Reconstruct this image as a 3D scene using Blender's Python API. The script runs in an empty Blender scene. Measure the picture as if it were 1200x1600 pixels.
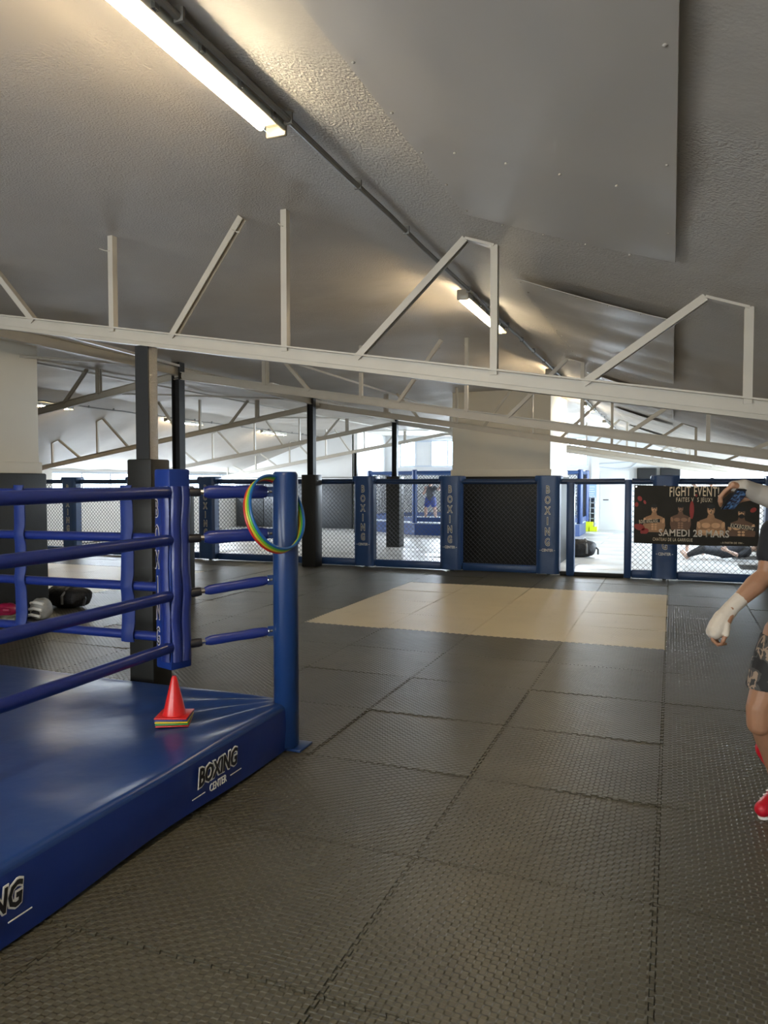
import bpy, bmesh, math, random
from mathutils import Vector, Matrix
random.seed(7)
S = bpy.context.scene
COL = S.collection

# ------------------------------------------------------------------ camera
EYE = 1.66
def camera():
    f, cx, cy, vx, vy = 1156., 600., 800., 1050., 753.
    d = Vector((vx-cx, -(vy-cy), -f)).normalized()
    u = Vector((0, -d.z, d.y)).normalized()
    if u.y < 0: u = -u
    x = d.cross(u)
    R = Matrix((x, d, u))
    c = bpy.data.cameras.new('camera'); o = bpy.data.objects.new('camera', c)
    c.sensor_fit = 'VERTICAL'; c.sensor_height = 36.0; c.sensor_width = 27.0
    c.lens = 36.0*f/1600; c.clip_start = .02; c.clip_end = 200
    o.matrix_world = Matrix.Translation((0, 0, EYE)) @ R.to_4x4()
    COL.objects.link(o); S.camera = o
camera()

# ------------------------------------------------------------------ light and exposure
S.view_settings.view_transform = 'Standard'
S.view_settings.look = 'None'
S.view_settings.exposure = 0.0
S.view_settings.gamma = 1.0
S.view_settings.use_curve_mapping = False
W = bpy.data.worlds.new('daylight'); S.world = W; W.use_nodes = True
W.node_tree.nodes['Background'].inputs[0].default_value = (.74, .87, 1, 1)
W.node_tree.nodes['Background'].inputs[1].default_value = 9.0

def area(name, loc, direction, sx, sy, power, color):
    l = bpy.data.lights.new(name, 'AREA'); l.shape = 'RECTANGLE'; l.size = sx; l.size_y = sy
    l.energy = power; l.color = color
    o = bpy.data.objects.new(name, l); COL.objects.link(o); o.location = loc
    o.rotation_euler = Vector(direction).to_track_quat('-Z', 'Y').to_euler()
    return o
# daylight outside the gable windows and behind the photographer; side lamps are added fill
area('daylight_gable', (-6.1, 27.3, 3.0), (0, -1, -.25), 7.4, 1.6, 3400, (.90, .95, 1))
area('fill_side', (2.7, 20.5, 1.75), (-1, 0, -.1), 11.5, 1.2, 1900, (.88, .94, 1))  # added fill lamp, brightens the far hall from the right
area('fill_left', (-15.9, 19.5, 1.6), (1, 0, -.05), 9.5, .9, 900, (.97, .97, 1))  # added fill lamp, supplies light from the left wall
area('daylight_rear', (-3.6, -3.25, 1.9), (0, 1, 0.12), 7.0, 1.5, 330, (1, .80, .58))

# ------------------------------------------------------------------ mesh helpers
class MB:
    def __init__(s): s.v = []; s.f = []; s.m = []
    def add(s, vs, fs, mi=0):
        n = len(s.v); s.v += [tuple(p) for p in vs]
        s.f += [tuple(i+n for i in f) for f in fs]; s.m += [mi]*len(fs); return s
    def box(s, x0, x1, y0, y1, z0, z1, rot=0, piv=None, mi=0):
        vs = [Vector((x, y, z)) for z in (z0, z1) for y in (y0, y1) for x in (x0, x1)]
        if rot:
            p = Vector(piv or ((x0+x1)/2, (y0+y1)/2, 0)); M = Matrix.Rotation(rot, 3, 'Z')
            vs = [M @ (v-p) + p for v in vs]
        return s.add(vs, [(0, 2, 3, 1), (4, 5, 7, 6), (0, 1, 5, 4), (2, 6, 7, 3), (0, 4, 6, 2), (1, 3, 7, 5)], mi)
    def bar(s, a, b, w, h, up=(0, 0, 1), off=(0, 0)):
        a, b = Vector(a), Vector(b); d = (b-a).normalized(); u = Vector(up)
        r = d.cross(u)
        if r.length < 1e-4: r = d.cross(Vector((0, 1, 0)))
        r.normalize(); u = r.cross(d)
        o = r*off[0] + u*off[1]
        vs = []
        for p in (a, b):
            for i, j in ((-1, -1), (1, -1), (1, 1), (-1, 1)):
                vs.append(p + o + r*(i*w/2) + u*(j*h/2))
        return s.add(vs, [(0, 1, 2, 3), (7, 6, 5, 4), (0, 4, 5, 1), (1, 5, 6, 2), (2, 6, 7, 3), (3, 7, 4, 0)])
    def tube(s, pts, r, n=10, closed=False, flat=None):
        P = [Vector(p) for p in pts]; N = len(P); rr = r if isinstance(r, (list, tuple)) else [r]*N
        prev = None; rings = []
        for i, p in enumerate(P):
            if closed: t = P[(i+1) % N]-P[i-1]
            else: t = P[min(i+1, N-1)]-P[max(i-1, 0)]
            t.normalize()
            if prev is None:
                prev = t.cross(Vector((0, 0, 1)))
                if prev.length < .05: prev = t.cross(Vector((0, 1, 0)))
            x = (prev - t*prev.dot(t)).normalized(); prev = x; y = t.cross(x)
            fx, fy = flat or (1, 1)
            rings.append([p + (x*math.cos(a)*fx + y*math.sin(a)*fy)*rr[i] for a in [2*math.pi*k/n for k in range(n)]])
        vs = [v for q in rings for v in q]; fs = []
        for i in range(N if closed else N-1):
            j = (i+1) % N
            for k in range(n): fs.append((i*n+k, i*n+(k+1) % n, j*n+(k+1) % n, j*n+k))
        if not closed: fs += [tuple(range(n-1, -1, -1)), tuple((N-1)*n+k for k in range(n))]
        return s.add(vs, fs)
    def lathe(s, prof, c=(0, 0, 0), n=24):
        vs = []; fs = []
        for r, z in prof:
            for k in range(n):
                a = 2*math.pi*k/n; vs.append((c[0]+r*math.cos(a), c[1]+r*math.sin(a), c[2]+z))
        for i in range(len(prof)-1):
            for k in range(n): fs.append((i*n+k, i*n+(k+1) % n, (i+1)*n+(k+1) % n, (i+1)*n+k))
        fs += [tuple(range(n-1, -1, -1)), tuple((len(prof)-1)*n+k for k in range(n))]
        return s.add(vs, fs)
    def ball(s, c, r, n=12, m=8, M=None):
        r = r if isinstance(r, (list, tuple)) else (r, r, r); vs = []; fs = []
        for i in range(m+1):
            t = math.pi*i/m
            for k in range(n):
                a = 2*math.pi*k/n
                p = Vector((r[0]*math.sin(t)*math.cos(a), r[1]*math.sin(t)*math.sin(a), r[2]*math.cos(t)))
                if M is not None: p = M @ p
                vs.append(Vector(c)+p)
        for i in range(m):
            for k in range(n): fs.append((i*n+k, (i+1)*n+k, (i+1)*n+(k+1) % n, i*n+(k+1) % n))
        return s.add(vs, fs)
    def sheet(s, fn, nu, nv, th):
        """grid with thickness; fn(u,v)->(point, normal)"""
        T = []; B = []
        for j in range(nv+1):
            for i in range(nu+1):
                p, nn = fn(i/nu, j/nv); p = Vector(p); nn = Vector(nn)
                T.append(p); B.append(p-nn*th)
        n = len(T); fs = []; w = nu+1
        for j in range(nv):
            for i in range(nu):
                a = j*w+i; fs.append((a, a+1, a+1+w, a+w)); fs.append((n+a+w, n+a+w+1, n+a+1, n+a))
        edge = [i for i in range(w)] + [j*w+nu for j in range(1, nv+1)] + [nv*w+i for i in range(nu-1, -1, -1)] + [j*w for j in range(nv-1, 0, -1)]
        for a, b in zip(edge, edge[1:]+edge[:1]): fs.append((b, a, n+a, n+b))
        return s.add(T+B, fs)
    def build(s, name, mat, parent=None, bevel=0, seg=2, smooth=False, kind=None, angle=40, weld=False):
        off = Vector((0, 0, 0)); q = parent
        while q is not None: off += q.location; q = q.parent
        me = bpy.data.meshes.new(name)
        me.from_pydata([tuple(Vector(v)-off) for v in s.v], [], s.f)
        for m in (mat if isinstance(mat, (list, tuple)) else [mat]): me.materials.append(m)
        me.polygons.foreach_set('material_index', s.m)
        bm = bmesh.new(); bm.from_mesh(me)
        if weld: bmesh.ops.remove_doubles(bm, verts=bm.verts, dist=1e-5)
        bmesh.ops.recalc_face_normals(bm, faces=bm.faces)
        if bevel:
            es = [e for e in bm.edges if len(e.link_faces) == 2 and e.calc_face_angle(0) > .6]
            bmesh.ops.bevel(bm, geom=es, offset=bevel, segments=seg, profile=.5, affect='EDGES', clamp_overlap=True)
        if smooth or bevel:
            for f in bm.faces: f.smooth = True
            a = math.radians(angle)
            for e in bm.edges:
                if len(e.link_faces) == 2 and e.calc_face_angle(0) > a: e.smooth = False
        bm.to_mesh(me); bm.free()
        o = bpy.data.objects.new(name, me); COL.objects.link(o)
        if parent is not None: o.parent = parent
        if kind: o['kind'] = kind
        return o

def tag(o, label, cat, group=None):
    o['label'] = label; o['category'] = cat
    if group: o['group'] = group
    return o
def thing(name, label, cat, loc=(0, 0, 0), group=None):
    o = bpy.data.objects.new(name, None); COL.objects.link(o); o.location = loc; o.empty_display_size = .1
    return tag(o, label, cat, group)
def copy_tree(o, loc=None, label=None, parent=None):
    c = o.copy(); COL.objects.link(c); c.parent = parent
    if loc is not None: c.location = loc
    if label: c['label'] = label
    for ch in list(o.children): copy_tree(ch, parent=c)
    return c

# ------------------------------------------------------------------ materials
def L(r, g, b):
    f = lambda c: (c/12.92 if c <= .04045 else ((c+.055)/1.055)**2.4)
    return tuple(f(c/255) for c in (r, g, b))
def mat(name, rgb, rough=.5, metal=0, bump=None, vary=0, vscale=3, emit=None, spec=.5, coat=0, rvar=0):
    m = bpy.data.materials.new(name); m.use_nodes = True; nt = m.node_tree; b = nt.nodes['Principled BSDF']
    b.inputs['Base Color'].default_value = (*rgb, 1); b.inputs['Roughness'].default_value = rough
    b.inputs['Metallic'].default_value = metal; b.inputs['Specular IOR Level'].default_value = spec
    if coat: b.inputs['Coat Weight'].default_value = coat; b.inputs['Coat Roughness'].default_value = .2
    geo = nt.nodes.new('ShaderNodeNewGeometry')
    if vary or rvar:
        n = nt.nodes.new('ShaderNodeTexNoise'); n.inputs['Scale'].default_value = vscale; n.inputs['Detail'].default_value = 5
        nt.links.new(geo.outputs['Position'], n.inputs['Vector'])
        if vary:
            mx = nt.nodes.new('ShaderNodeMixRGB'); mx.blend_type = 'MIX'
            mx.inputs[1].default_value = (*[max(0, c*(1-vary)) for c in rgb], 1)
            mx.inputs[2].default_value = (*[min(1, c*(1+vary)) for c in rgb], 1)
            nt.links.new(n.outputs['Fac'], mx.inputs[0]); nt.links.new(mx.outputs[0], b.inputs['Base Color'])
        if rvar:
            mr = nt.nodes.new('ShaderNodeMapRange'); mr.inputs[1].default_value = .3; mr.inputs[2].default_value = .7
            mr.inputs[3].default_value = rough-rvar; mr.inputs[4].default_value = rough+rvar
            nt.links.new(n.outputs['Fac'], mr.inputs[0]); nt.links.new(mr.outputs[0], b.inputs['Roughness'])
    if bump:
        last = None
        for sc, st, di in bump:
            n = nt.nodes.new('ShaderNodeTexNoise'); n.inputs['Scale'].default_value = sc; n.inputs['Detail'].default_value = 3
            nt.links.new(geo.outputs['Position'], n.inputs['Vector'])
            bp = nt.nodes.new('ShaderNodeBump'); bp.inputs['Strength'].default_value = st; bp.inputs['Distance'].default_value = di
            nt.links.new(n.outputs['Fac'], bp.inputs['Height'])
            if last: nt.links.new(last.outputs[0], bp.inputs['Normal'])
            last = bp
        nt.links.new(last.outputs[0], b.inputs['Normal'])
    if emit:
        b.inputs['Emission Color'].default_value = (*emit[0], 1); b.inputs['Emission Strength'].default_value = emit[1]
    return m

def math_node(nt, op, a, b=None):
    n = nt.nodes.new('ShaderNodeMath'); n.operation = op
    for i, v in enumerate((a, b)):
        if v is None: continue
        if isinstance(v, (int, float)): n.inputs[i].default_value = v
        else: nt.links.new(v, n.inputs[i])
    return n.outputs[0]

def rubber(name, rgb, rough=.5, cell=.0267, height=.0022, vary=.25):
    """puzzle mat: small raised checks pressed into the foam, worn smooth in places"""
    m = bpy.data.materials.new(name); m.use_nodes = True; nt = m.node_tree; b = nt.nodes['Principled BSDF']
    geo = nt.nodes.new('ShaderNodeNewGeometry'); sx = nt.nodes.new('ShaderNodeSeparateXYZ')
    nt.links.new(geo.outputs['Position'], sx.inputs[0])
    a = math_node(nt, 'SINE', math_node(nt, 'MULTIPLY', sx.outputs[0], math.pi/cell))
    c = math_node(nt, 'SINE', math_node(nt, 'MULTIPLY', sx.outputs[1], math.pi/(cell*.85)))
    h = math_node(nt, 'MULTIPLY', a, c)
    h = math_node(nt, 'MULTIPLY', h, 3.2)
    h = math_node(nt, 'MAXIMUM', math_node(nt, 'MINIMUM', h, 1.0), -1.0)
    n = nt.nodes.new('ShaderNodeTexNoise'); n.inputs['Scale'].default_value = 1.1; n.inputs['Detail'].default_value = 2
    nt.links.new(geo.outputs['Position'], n.inputs['Vector'])
    wear = nt.nodes.new('ShaderNodeMapRange'); wear.inputs[1].default_value = .35; wear.inputs[2].default_value = .6
    wear.inputs[3].default_value = .35; wear.inputs[4].default_value = 1
    nt.links.new(n.outputs['Fac'], wear.inputs[0])
    h = math_node(nt, 'MULTIPLY', h, wear.outputs[0])
    bp = nt.nodes.new('ShaderNodeBump'); bp.inputs['Strength'].default_value = 1; bp.inputs['Distance'].default_value = height
    nt.links.new(h, bp.inputs['Height'])
    n2 = nt.nodes.new('ShaderNodeTexNoise'); n2.inputs['Scale'].default_value = 2.3; n2.inputs['Detail'].default_value = 6
    nt.links.new(geo.outputs['Position'], n2.inputs['Vector'])
    bp2 = nt.nodes.new('ShaderNodeBump'); bp2.inputs['Strength'].default_value = .5; bp2.inputs['Distance'].default_value = .02
    nt.links.new(n2.outputs['Fac'], bp2.inputs['Height']); nt.links.new(bp2.outputs[0], bp.inputs['Normal'])
    nt.links.new(bp.outputs[0], b.inputs['Normal'])
    oi = nt.nodes.new('ShaderNodeObjectInfo')
    fac = math_node(nt, 'ADD', math_node(nt, 'MULTIPLY', oi.outputs['Random'], .4), math_node(nt, 'MULTIPLY', n2.outputs['Fac'], .8))
    fac = math_node(nt, 'ADD', fac, math_node(nt, 'MULTIPLY', h, .10))
    # dark scuffs
    mp = nt.nodes.new('ShaderNodeMapping'); mp.inputs['Scale'].default_value = (2.2, .55, 1); mp.inputs['Rotation'].default_value = (0, 0, .6)
    nt.links.new(geo.outputs['Position'], mp.inputs['Vector'])
    n3 = nt.nodes.new('ShaderNodeTexNoise'); n3.inputs['Scale'].default_value = 4.5; n3.inputs['Detail'].default_value = 4; n3.inputs['Distortion'].default_value = 1.5
    nt.links.new(mp.outputs[0], n3.inputs['Vector'])
    sc = nt.nodes.new('ShaderNodeMapRange'); sc.inputs[1].default_value = .64; sc.inputs[2].default_value = .70
    sc.inputs[3].default_value = 0; sc.inputs[4].default_value = .35
    nt.links.new(n3.outputs['Fac'], sc.inputs[0])
    fac = math_node(nt, 'SUBTRACT', fac, sc.outputs[0])
    mx = nt.nodes.new('ShaderNodeMixRGB')
    mx.inputs[1].default_value = (*[c*(1-vary) for c in rgb], 1); mx.inputs[2].default_value = (*[min(1, c*(1+vary)) for c in rgb], 1)
    nt.links.new(fac, mx.inputs[0]); nt.links.new(mx.outputs[0], b.inputs['Base Color'])
    b.inputs['Roughness'].default_value = rough; b.inputs['Specular IOR Level'].default_value = .5
    return m

def ceiling_mat():
    """grey painted ceiling: sprayed popcorn finish, smooth plaster bands over the trusses"""
    m = bpy.data.materials.new('ceiling_paint'); m.use_nodes = True; nt = m.node_tree; b = nt.nodes['Principled BSDF']
    geo = nt.nodes.new('ShaderNodeNewGeometry'); sx = nt.nodes.new('ShaderNodeSeparateXYZ')
    nt.links.new(geo.outputs['Position'], sx.inputs[0])
    n = nt.nodes.new('ShaderNodeTexNoise'); n.inputs['Scale'].default_value = 85; n.inputs['Detail'].default_value = 3
    nt.links.new(geo.outputs['Position'], n.inputs['Vector'])
    nb = nt.nodes.new('ShaderNodeTexNoise'); nb.inputs['Scale'].default_value = 2.0; nb.inputs['Detail'].default_value = 4
    nt.links.new(geo.outputs['Position'], nb.inputs['Vector'])
    # distance to the nearest truss line along Y
    y = math_node(nt, 'ADD', math_node(nt, 'SUBTRACT', sx.outputs[1], 4.3+4.55/2), math_node(nt, 'MULTIPLY', nb.outputs['Fac'], .35))
    w = math_node(nt, 'ABSOLUTE', math_node(nt, 'SUBTRACT', math_node(nt, 'FLOORED_MODULO', y, 4.55), 4.55/2))
    mask = nt.nodes.new('ShaderNodeMapRange'); mask.inputs[1].default_value = 1.70; mask.inputs[2].default_value = 1.85
    mask.inputs[3].default_value = 1; mask.inputs[4].default_value = .12
    nt.links.new(w, mask.inputs[0])
    bp = nt.nodes.new('ShaderNodeBump'); bp.inputs['Distance'].default_value = .0075
    nt.links.new(mask.outputs[0], bp.inputs['Strength']); nt.links.new(n.outputs['Fac'], bp.inputs['Height'])
    bp2 = nt.nodes.new('ShaderNodeBump'); bp2.inputs['Distance'].default_value = .05; bp2.inputs['Strength'].default_value = .35
    nt.links.new(nb.outputs['Fac'], bp2.inputs['Height']); nt.links.new(bp2.outputs[0], bp.inputs['Normal'])
    nt.links.new(bp.outputs[0], b.inputs['Normal'])
    mx = nt.nodes.new('ShaderNodeMixRGB'); mx.inputs[1].default_value = (.40, .36, .31, 1); mx.inputs[2].default_value = (.51, .465, .40, 1)
    nt.links.new(nb.outputs['Fac'], mx.inputs[0]); nt.links.new(mx.outputs[0], b.inputs['Base Color'])
    b.inputs['Roughness'].default_value = .62
    return m

M = dict(
    ceiling=ceiling_mat(),
    sheet=mat('smooth_ceiling_sheet', (.42, .385, .335), .5, bump=[(1.2, .3, .05)]),
    wall=mat('white_wall_paint', (.72, .72, .70), .6, bump=[(30, .15, .004)], vary=.05),
    pillar=mat('cream_pillar_paint', (.66, .61, .50), .55, bump=[(2, .15, .01)], vary=.04),
    steel=mat('cream_steel_paint', (.41, .38, .32), .42, bump=[(25, .15, .003)], vary=.12, vscale=6),
    dark_steel=mat('charcoal_steel_paint', (.013, .013, .013), .5, spec=.3),
    hammered=mat('hammered_steel_paint', (.30, .28, .25), .22, bump=[(70, 1, .008)], spec=.8),
    foam=mat('charcoal_pad_vinyl', (.016, .016, .014), .5, bump=[(9, .25, .01)], vary=.2, spec=.28),
    ring_blue=mat('royal_blue_vinyl', (.010, .032, .19), .30, bump=[(4, .25, .012)], spec=.5),
    canvas=mat('blue_canvas_vinyl', (.012, .045, .18), .30, bump=[(3, .35, .015), (9, .22, .006)], spec=.5),
    rope=mat('rope_blue_vinyl', (.009, .022, .16), .32, bump=[(14, .3, .006)], spec=.6),
    post_blue=mat('post_blue_paint', (.010, .040, .15), .3, bump=[(20, .08, .002)]),
    fence_blue=mat('fence_pad_blue', (.016, .055, .17), .38, bump=[(7, .5, .012)], vary=.15),
    rail_blue=mat('fence_rail_navy', (.012, .034, .095), .42, bump=[(40, .4, .004)], vary=.3, vscale=20),
    wire=mat('black_coated_wire', (.03, .03, .033), .4, metal=.3),
    black=mat('black_print', (.012, .012, .016), .4),
    white=mat('white_print', (.85, .84, .80), .45),
    pink_white=mat('pale_print', (.60, .56, .58), .4),
    chrome=mat('chrome', (.7, .7, .7), .18, metal=1),
    mat_dark=rubber('charcoal_puzzle_foam', (.074, .068, .047), .42, height=.003),
    mat_cream=rubber('cream_puzzle_foam', (.60, .52, .36), .45, height=.0015, vary=.08),
    mat_pale=mat('pale_tatami_vinyl', (.50, .50, .49), .38, vary=.06, bump=[(6, .2, .01)]),
    under=mat('dark_underlay', (.022, .021, .018), .9),
    tube_on=mat('fluorescent_tube_glow', (1, .93, .78), .4, emit=((1, .78, .50), 155)),
    diffuser=mat('reflector_glow', (.9, .85, .7), .3, emit=((1, .76, .42), 2.6)),  # emission stands in for tube light caught by the reflector
    housing=mat('fixture_housing', (.62, .56, .46), .4),
    cable=mat('grey_conduit', (.17, .16, .14), .45),
    frame=mat('window_frame_paint', (.55, .60, .66), .4),
    bag=mat('black_nylon', (.012, .012, .014), .6, bump=[(12, .8, .03), (80, .3, .003)]),
    bag_grey=mat('grey_nylon', (.20, .20, .20), .6, bump=[(10, .9, .03)], vary=.4, vscale=14),
)
def glass():
    m = bpy.data.materials.new('window_glass'); m.use_nodes = True; nt = m.node_tree
    for n in list(nt.nodes): nt.nodes.remove(n)
    o = nt.nodes.new('ShaderNodeOutputMaterial'); t = nt.nodes.new('ShaderNodeBsdfTransparent'); g = nt.nodes.new('ShaderNodeBsdfGlossy')
    g.inputs['Roughness'].default_value = .05; mx = nt.nodes.new('ShaderNodeMixShader'); mx.inputs[0].default_value = .07
    t.inputs[0].default_value = (.93, .97, 1, 1)
    nt.links.new(t.outputs[0], mx.inputs[1]); nt.links.new(g.outputs[0], mx.inputs[2]); nt.links.new(mx.outputs[0], o.inputs[0])
    return m
M['glass'] = glass()
M['strap'] = mat('strap_blue_vinyl', (.010, .026, .15), .55, bump=[(14, .5, .008)], spec=.3)
M['end_cap'] = mat('fixture_end_plastic', (.30, .26, .19), .35)

# lettering: flat extruded meshes from the built-in font
_txt = {}
def letters(mb, s, size, xs, place, off=0., ext=.0015, mi=0, shear=0, align='CENTER', space=1.0):
    """place maps (x, y, z) of the lettering to the world"""
    key = (s, off, ext, shear, align, space)
    if key not in _txt:
        c = bpy.data.curves.new('t', 'FONT'); c.body = s; c.size = 1; c.offset = off; c.extrude = ext; c.align_x = align; c.align_y = 'CENTER'
        c.shear = shear; c.resolution_u = 2; c.space_character = space
        o = bpy.data.objects.new('t', c); COL.objects.link(o)
        dg = bpy.context.evaluated_depsgraph_get(); me = bpy.data.meshes.new_from_object(o.evaluated_get(dg))
        _txt[key] = ([v.co.copy() for v in me.vertices], [tuple(p.vertices) for p in me.polygons])
        bpy.data.objects.remove(o); bpy.data.curves.remove(c); bpy.data.meshes.remove(me)
    vs, fs = _txt[key]
    mb.add([place(v.x*size*xs, v.y*size, v.z) for v in vs], fs, mi)

# ------------------------------------------------------------------ the shell
XL, XR, YB, YF, XC = -15.2, 2.0, 26.5, -3.0, -6.6
def ceil_z(x):
    a = abs(x-XC)
    P = [(0, 3.36), (1.6, 3.36), (2.8, 3.42), (4.53, 3.42), (8.7, 1.96)]
    for (a0, z0), (a1, z1) in zip(P, P[1:]):
        if a <= a1: return z0+(z1-z0)*(a-a0)/(a1-a0)
    return P[-1][1]
def chord_z(x): return 3.18-.163*abs(x-XC)
TRUSS_Y = [4.3, 8.85, 13.4, 17.95, 22.5]

def build_ceiling():
    xs = sorted(set([round(XL-.1+i*(XR-XL+.2)/86, 4) for i in range(87)] + [XC-4.53, XC+4.53, XC-1.6, XC+1.6, XC-2.8, XC+2.8]))
    ny = 150; vs = []; fs = []; w = len(xs)
    for j in range(ny+1):
        y = YF-.1+(YB-YF+.2)*j/ny
        for x in xs:
            k = max(0, min(1, (y-1)/6))
            near = abs(((y-4.3+2.275) % 4.55)-2.275)
            z = ceil_z(x) + (.012*math.sin(x*3.1+y*1.3)*math.sin(y*2.2-x) + .010*math.sin(y*5.2+x*.7))*k*min(1, near)
            vs.append((x, y, z))
    for j in range(ny):
        for i in range(w-1):
            a = j*w+i; fs.append((a, a+w, a+w+1, a+1))
    n = len(vs); vs += [(x, y, z+.12) for x, y, z in vs]; fs += [tuple(i+n for i in f[::-1]) for f in fs]
    edge = list(range(w)) + [j*w+w-1 for j in range(1, ny+1)] + [ny*w+i for i in range(w-2, -1, -1)] + [j*w for j in range(ny-1, 0, -1)]
    fs += [(a, b, n+b, n+a) for a, b in zip(edge, edge[1:]+edge[:1])]
    o = MB().add(vs, fs).build('ceiling', M['ceiling'], smooth=True, kind='structure', angle=25)
    return o
ceiling = build_ceiling()

def gable_wall(mb, x0, x1, y0, y1, z0, extra=.06):
    """wall slab whose top follows the ceiling"""
    n = max(2, int((x1-x0)/.4)); vs = []; fs = []
    for i in range(n+1):
        x = x0+(x1-x0)*i/n; zt = ceil_z(x)+extra
        vs += [(x, y0, z0), (x, y0, zt), (x, y1, zt), (x, y1, z0)]
    for i in range(n):
        a = i*4; b = a+4
        fs += [(a, b, b+1, a+1), (a+1, b+1, b+2, a+2), (a+2, b+2, b+3, a+3), (a+3, b+3, b, a)]
    fs += [(0, 1, 2, 3), (n*4+3, n*4+2, n*4+1, n*4)]
    mb.add(vs, fs)

# back wall with the gable window, two deep; the left third stands further forward
mb = MB()
GW0, GW1, GZ0, GZ1 = -9.7, -2.72, 2.22, 3.22
mb.box(-10.4, XR+.2, YB, YB+.25, -.05, GZ0)
gable_wall(mb, -10.4, GW0, YB, YB+.25, GZ0); gable_wall(mb, GW1, XR+.2, YB, YB+.25, GZ0)
gable_wall(mb, GW0, GW1, YB, YB+.25, GZ1)
mb.build('wall_back', M['wall'], kind='structure')
mb = MB(); gable_wall(mb, XL-.2, -10.4, 23.8, 24.0, -.05); mb.box(-10.45, -10.25, 23.8, YB+.1, -.05, 3.6)
w2 = mb.build('wall_alcove', M['wall'], kind='structure')
pad_m = mat('grey_wall_pad', (.045, .05, .055), .5, vary=.1)
for i in range(4):
    x0 = -15.15+i*1.18
    MB().box(x0, x0+1.165, 23.72, 23.8, .02, 1.72).build('wall_pad', pad_m, w2, bevel=.02)
MB().box(XL, -10.3, 23.72, 23.8, 1.80, 1.83).build('pipe', M['cable'], w2)
# side walls; far window bands added to bring fill light in
mb = MB(); mb.box(XL-.2, XL, YF-.2, 15, -.05, 2.1); mb.box(XL-.2, XL, 15, 24, -.05, 1.15); mb.box(XL-.2, XL, 15, 24, 1.95, 2.1)
mb.build('wall_left', M['wall'], kind='structure')
mb = MB(); mb.box(XR, XR+.2, YF-.2, 15, -.05, 2.1); mb.box(XR, XR+.2, 15, YB+.2, -.05, 1.15); mb.box(XR, XR+.2, 15, YB+.2, 2.0, 2.1)
mb.build('wall_right', M['wall'], kind='structure')
mb = MB(); mb.box(XL-.2, -7.2, YF-.2, YF, -.05, 3.6); mb.box(0, XR+.2, YF-.2, YF, -.05, 3.6); mb.box(-7.2, 0, YF-.2, YF, -.05, 1.1); mb.box(-7.2, 0, YF-.2, YF, 2.7, 3.6)
mb.build('wall_front', M['wall'], kind='structure')

def window(name, axis, c, a0, a1, z0, z1, n, t=.06, solid=()):
    """framed window; axis 'x': spans x at y=c, axis 'y': spans y at x=c"""
    def bx(m, p0, p1, q0, q1, d=.04):
        if axis == 'x': m.box(p0, p1, c-d, c+d, q0, q1)
        else: m.box(c-d, c+d, p0, p1, q0, q1)
    m = MB(); bx(m, a0, a1, z0, z0+t); bx(m, a0, a1, z1-t, z1); bx(m, a0, a0+t, z0+t, z1-t); bx(m, a1-t, a1, z0+t, z1-t)
    w = m.build(name, M['frame'], kind='structure')
    st = (a1-a0)/n
    for i in range(1, n):
        m = MB(); bx(m, a0+i*st-.025, a0+i*st+.025, z0+t, z1-t, .03); m.build('mullion', M['frame'], w)
    for i in range(n):
        m = MB(); bx(m, a0+i*st+.02, a0+(i+1)*st-.02, z0+t, z1-t, .004)
        if i in solid: m.build('blind_panel', M['wall'], w)
        else: m.build('pane', M['glass'], w)
    return w
window('window_1', 'x', YB+.12, GW0, GW1, GZ0, GZ1, 11, solid=(1, 4))
window('added_window_right', 'y', XR+.1, 15, YB+.1, 1.15, 2.0, 10)  # added opening for the right fill lamp
window('added_window_left', 'y', XL-.1, 15, 24, 1.15, 1.95, 8)  # added opening for the left fill lamp
window('window_4', 'x', YF-.1, -7.2, 0, 1.1, 2.7, 6)
# downstand rib and conduit on the back wall
MB().box(-2.6, -2.35, YB-.1, YB, 0, 3.4).build('trim_1', M['wall'], kind='structure')
m = MB(); m.tube([(-2.35, YB-.03, 2.28), (-1.6, YB-.03, 2.32), (-.9, YB-.03, 2.36), (.2, YB-.03, 2.36), (1.0, YB-.03, 2.33)], .02, 6)
m.tube([(-2.35, YB-.03, 2.18), (-1.7, YB-.04, 2.1), (-1.3, YB-.04, 2.15), (-1.05, YB-.04, 2.36)], .018, 6)
tag(m.build('wall_cable', M['frame'], smooth=True), 'thin grey cable looping along the white back wall', 'cable')

# ------------------------------------------------------------------ floor and its mats
floor = MB().box(XL-.2, XR+.2, YF-.2, YB+.3, -.12, -.028).build('floor', M['under'], kind='structure')
def puzzle_poly(w, h, teeth=14, dep=.0085, g=.0018, s0=.25):
    def prof(L_):
        out = []
        p = L_/teeth
        for k in range(teeth):
            a, b = (k+.25)*p, (k+.75)*p; e = .06*p
            out += [(a+e, -dep), (a-e, dep), (b+e, dep), (b-e, -dep)]
        return out
    pts = [(-dep, -dep)]
    pts += [(s, d) for s, d in prof(w)]
    pts += [(w-dep, -dep)]
    pts += [(w+d, s) for s, d in prof(h)]
    pts += [(w-dep, h-dep)]
    pts += [(s, h+d) for s, d in reversed(prof(w))]
    pts += [(-dep, h-dep)]
    pts += [(d, s) for s, d in reversed(prof(h))]
    P = [Vector(p) for p in pts]; n = len(P); out = []
    for i in range(n):
        a, b, c = P[i-1], P[i], P[(i+1) % n]
        d1 = (b-a).normalized(); d2 = (c-b).normalized()
        n1 = Vector((-d1.y, d1.x)); n2 = Vector((-d2.y, d2.x)); mm = (n1+n2)
        if mm.length < 1e-3: mm = n1
        mm.normalize(); out.append(b + mm*g/max(.4, mm.dot(n1)))
    return out
PW, PH, PX, PY = 1.0, .95, -.037, 3.04
poly = puzzle_poly(PW, PH); n = len(poly); th = .026
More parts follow.
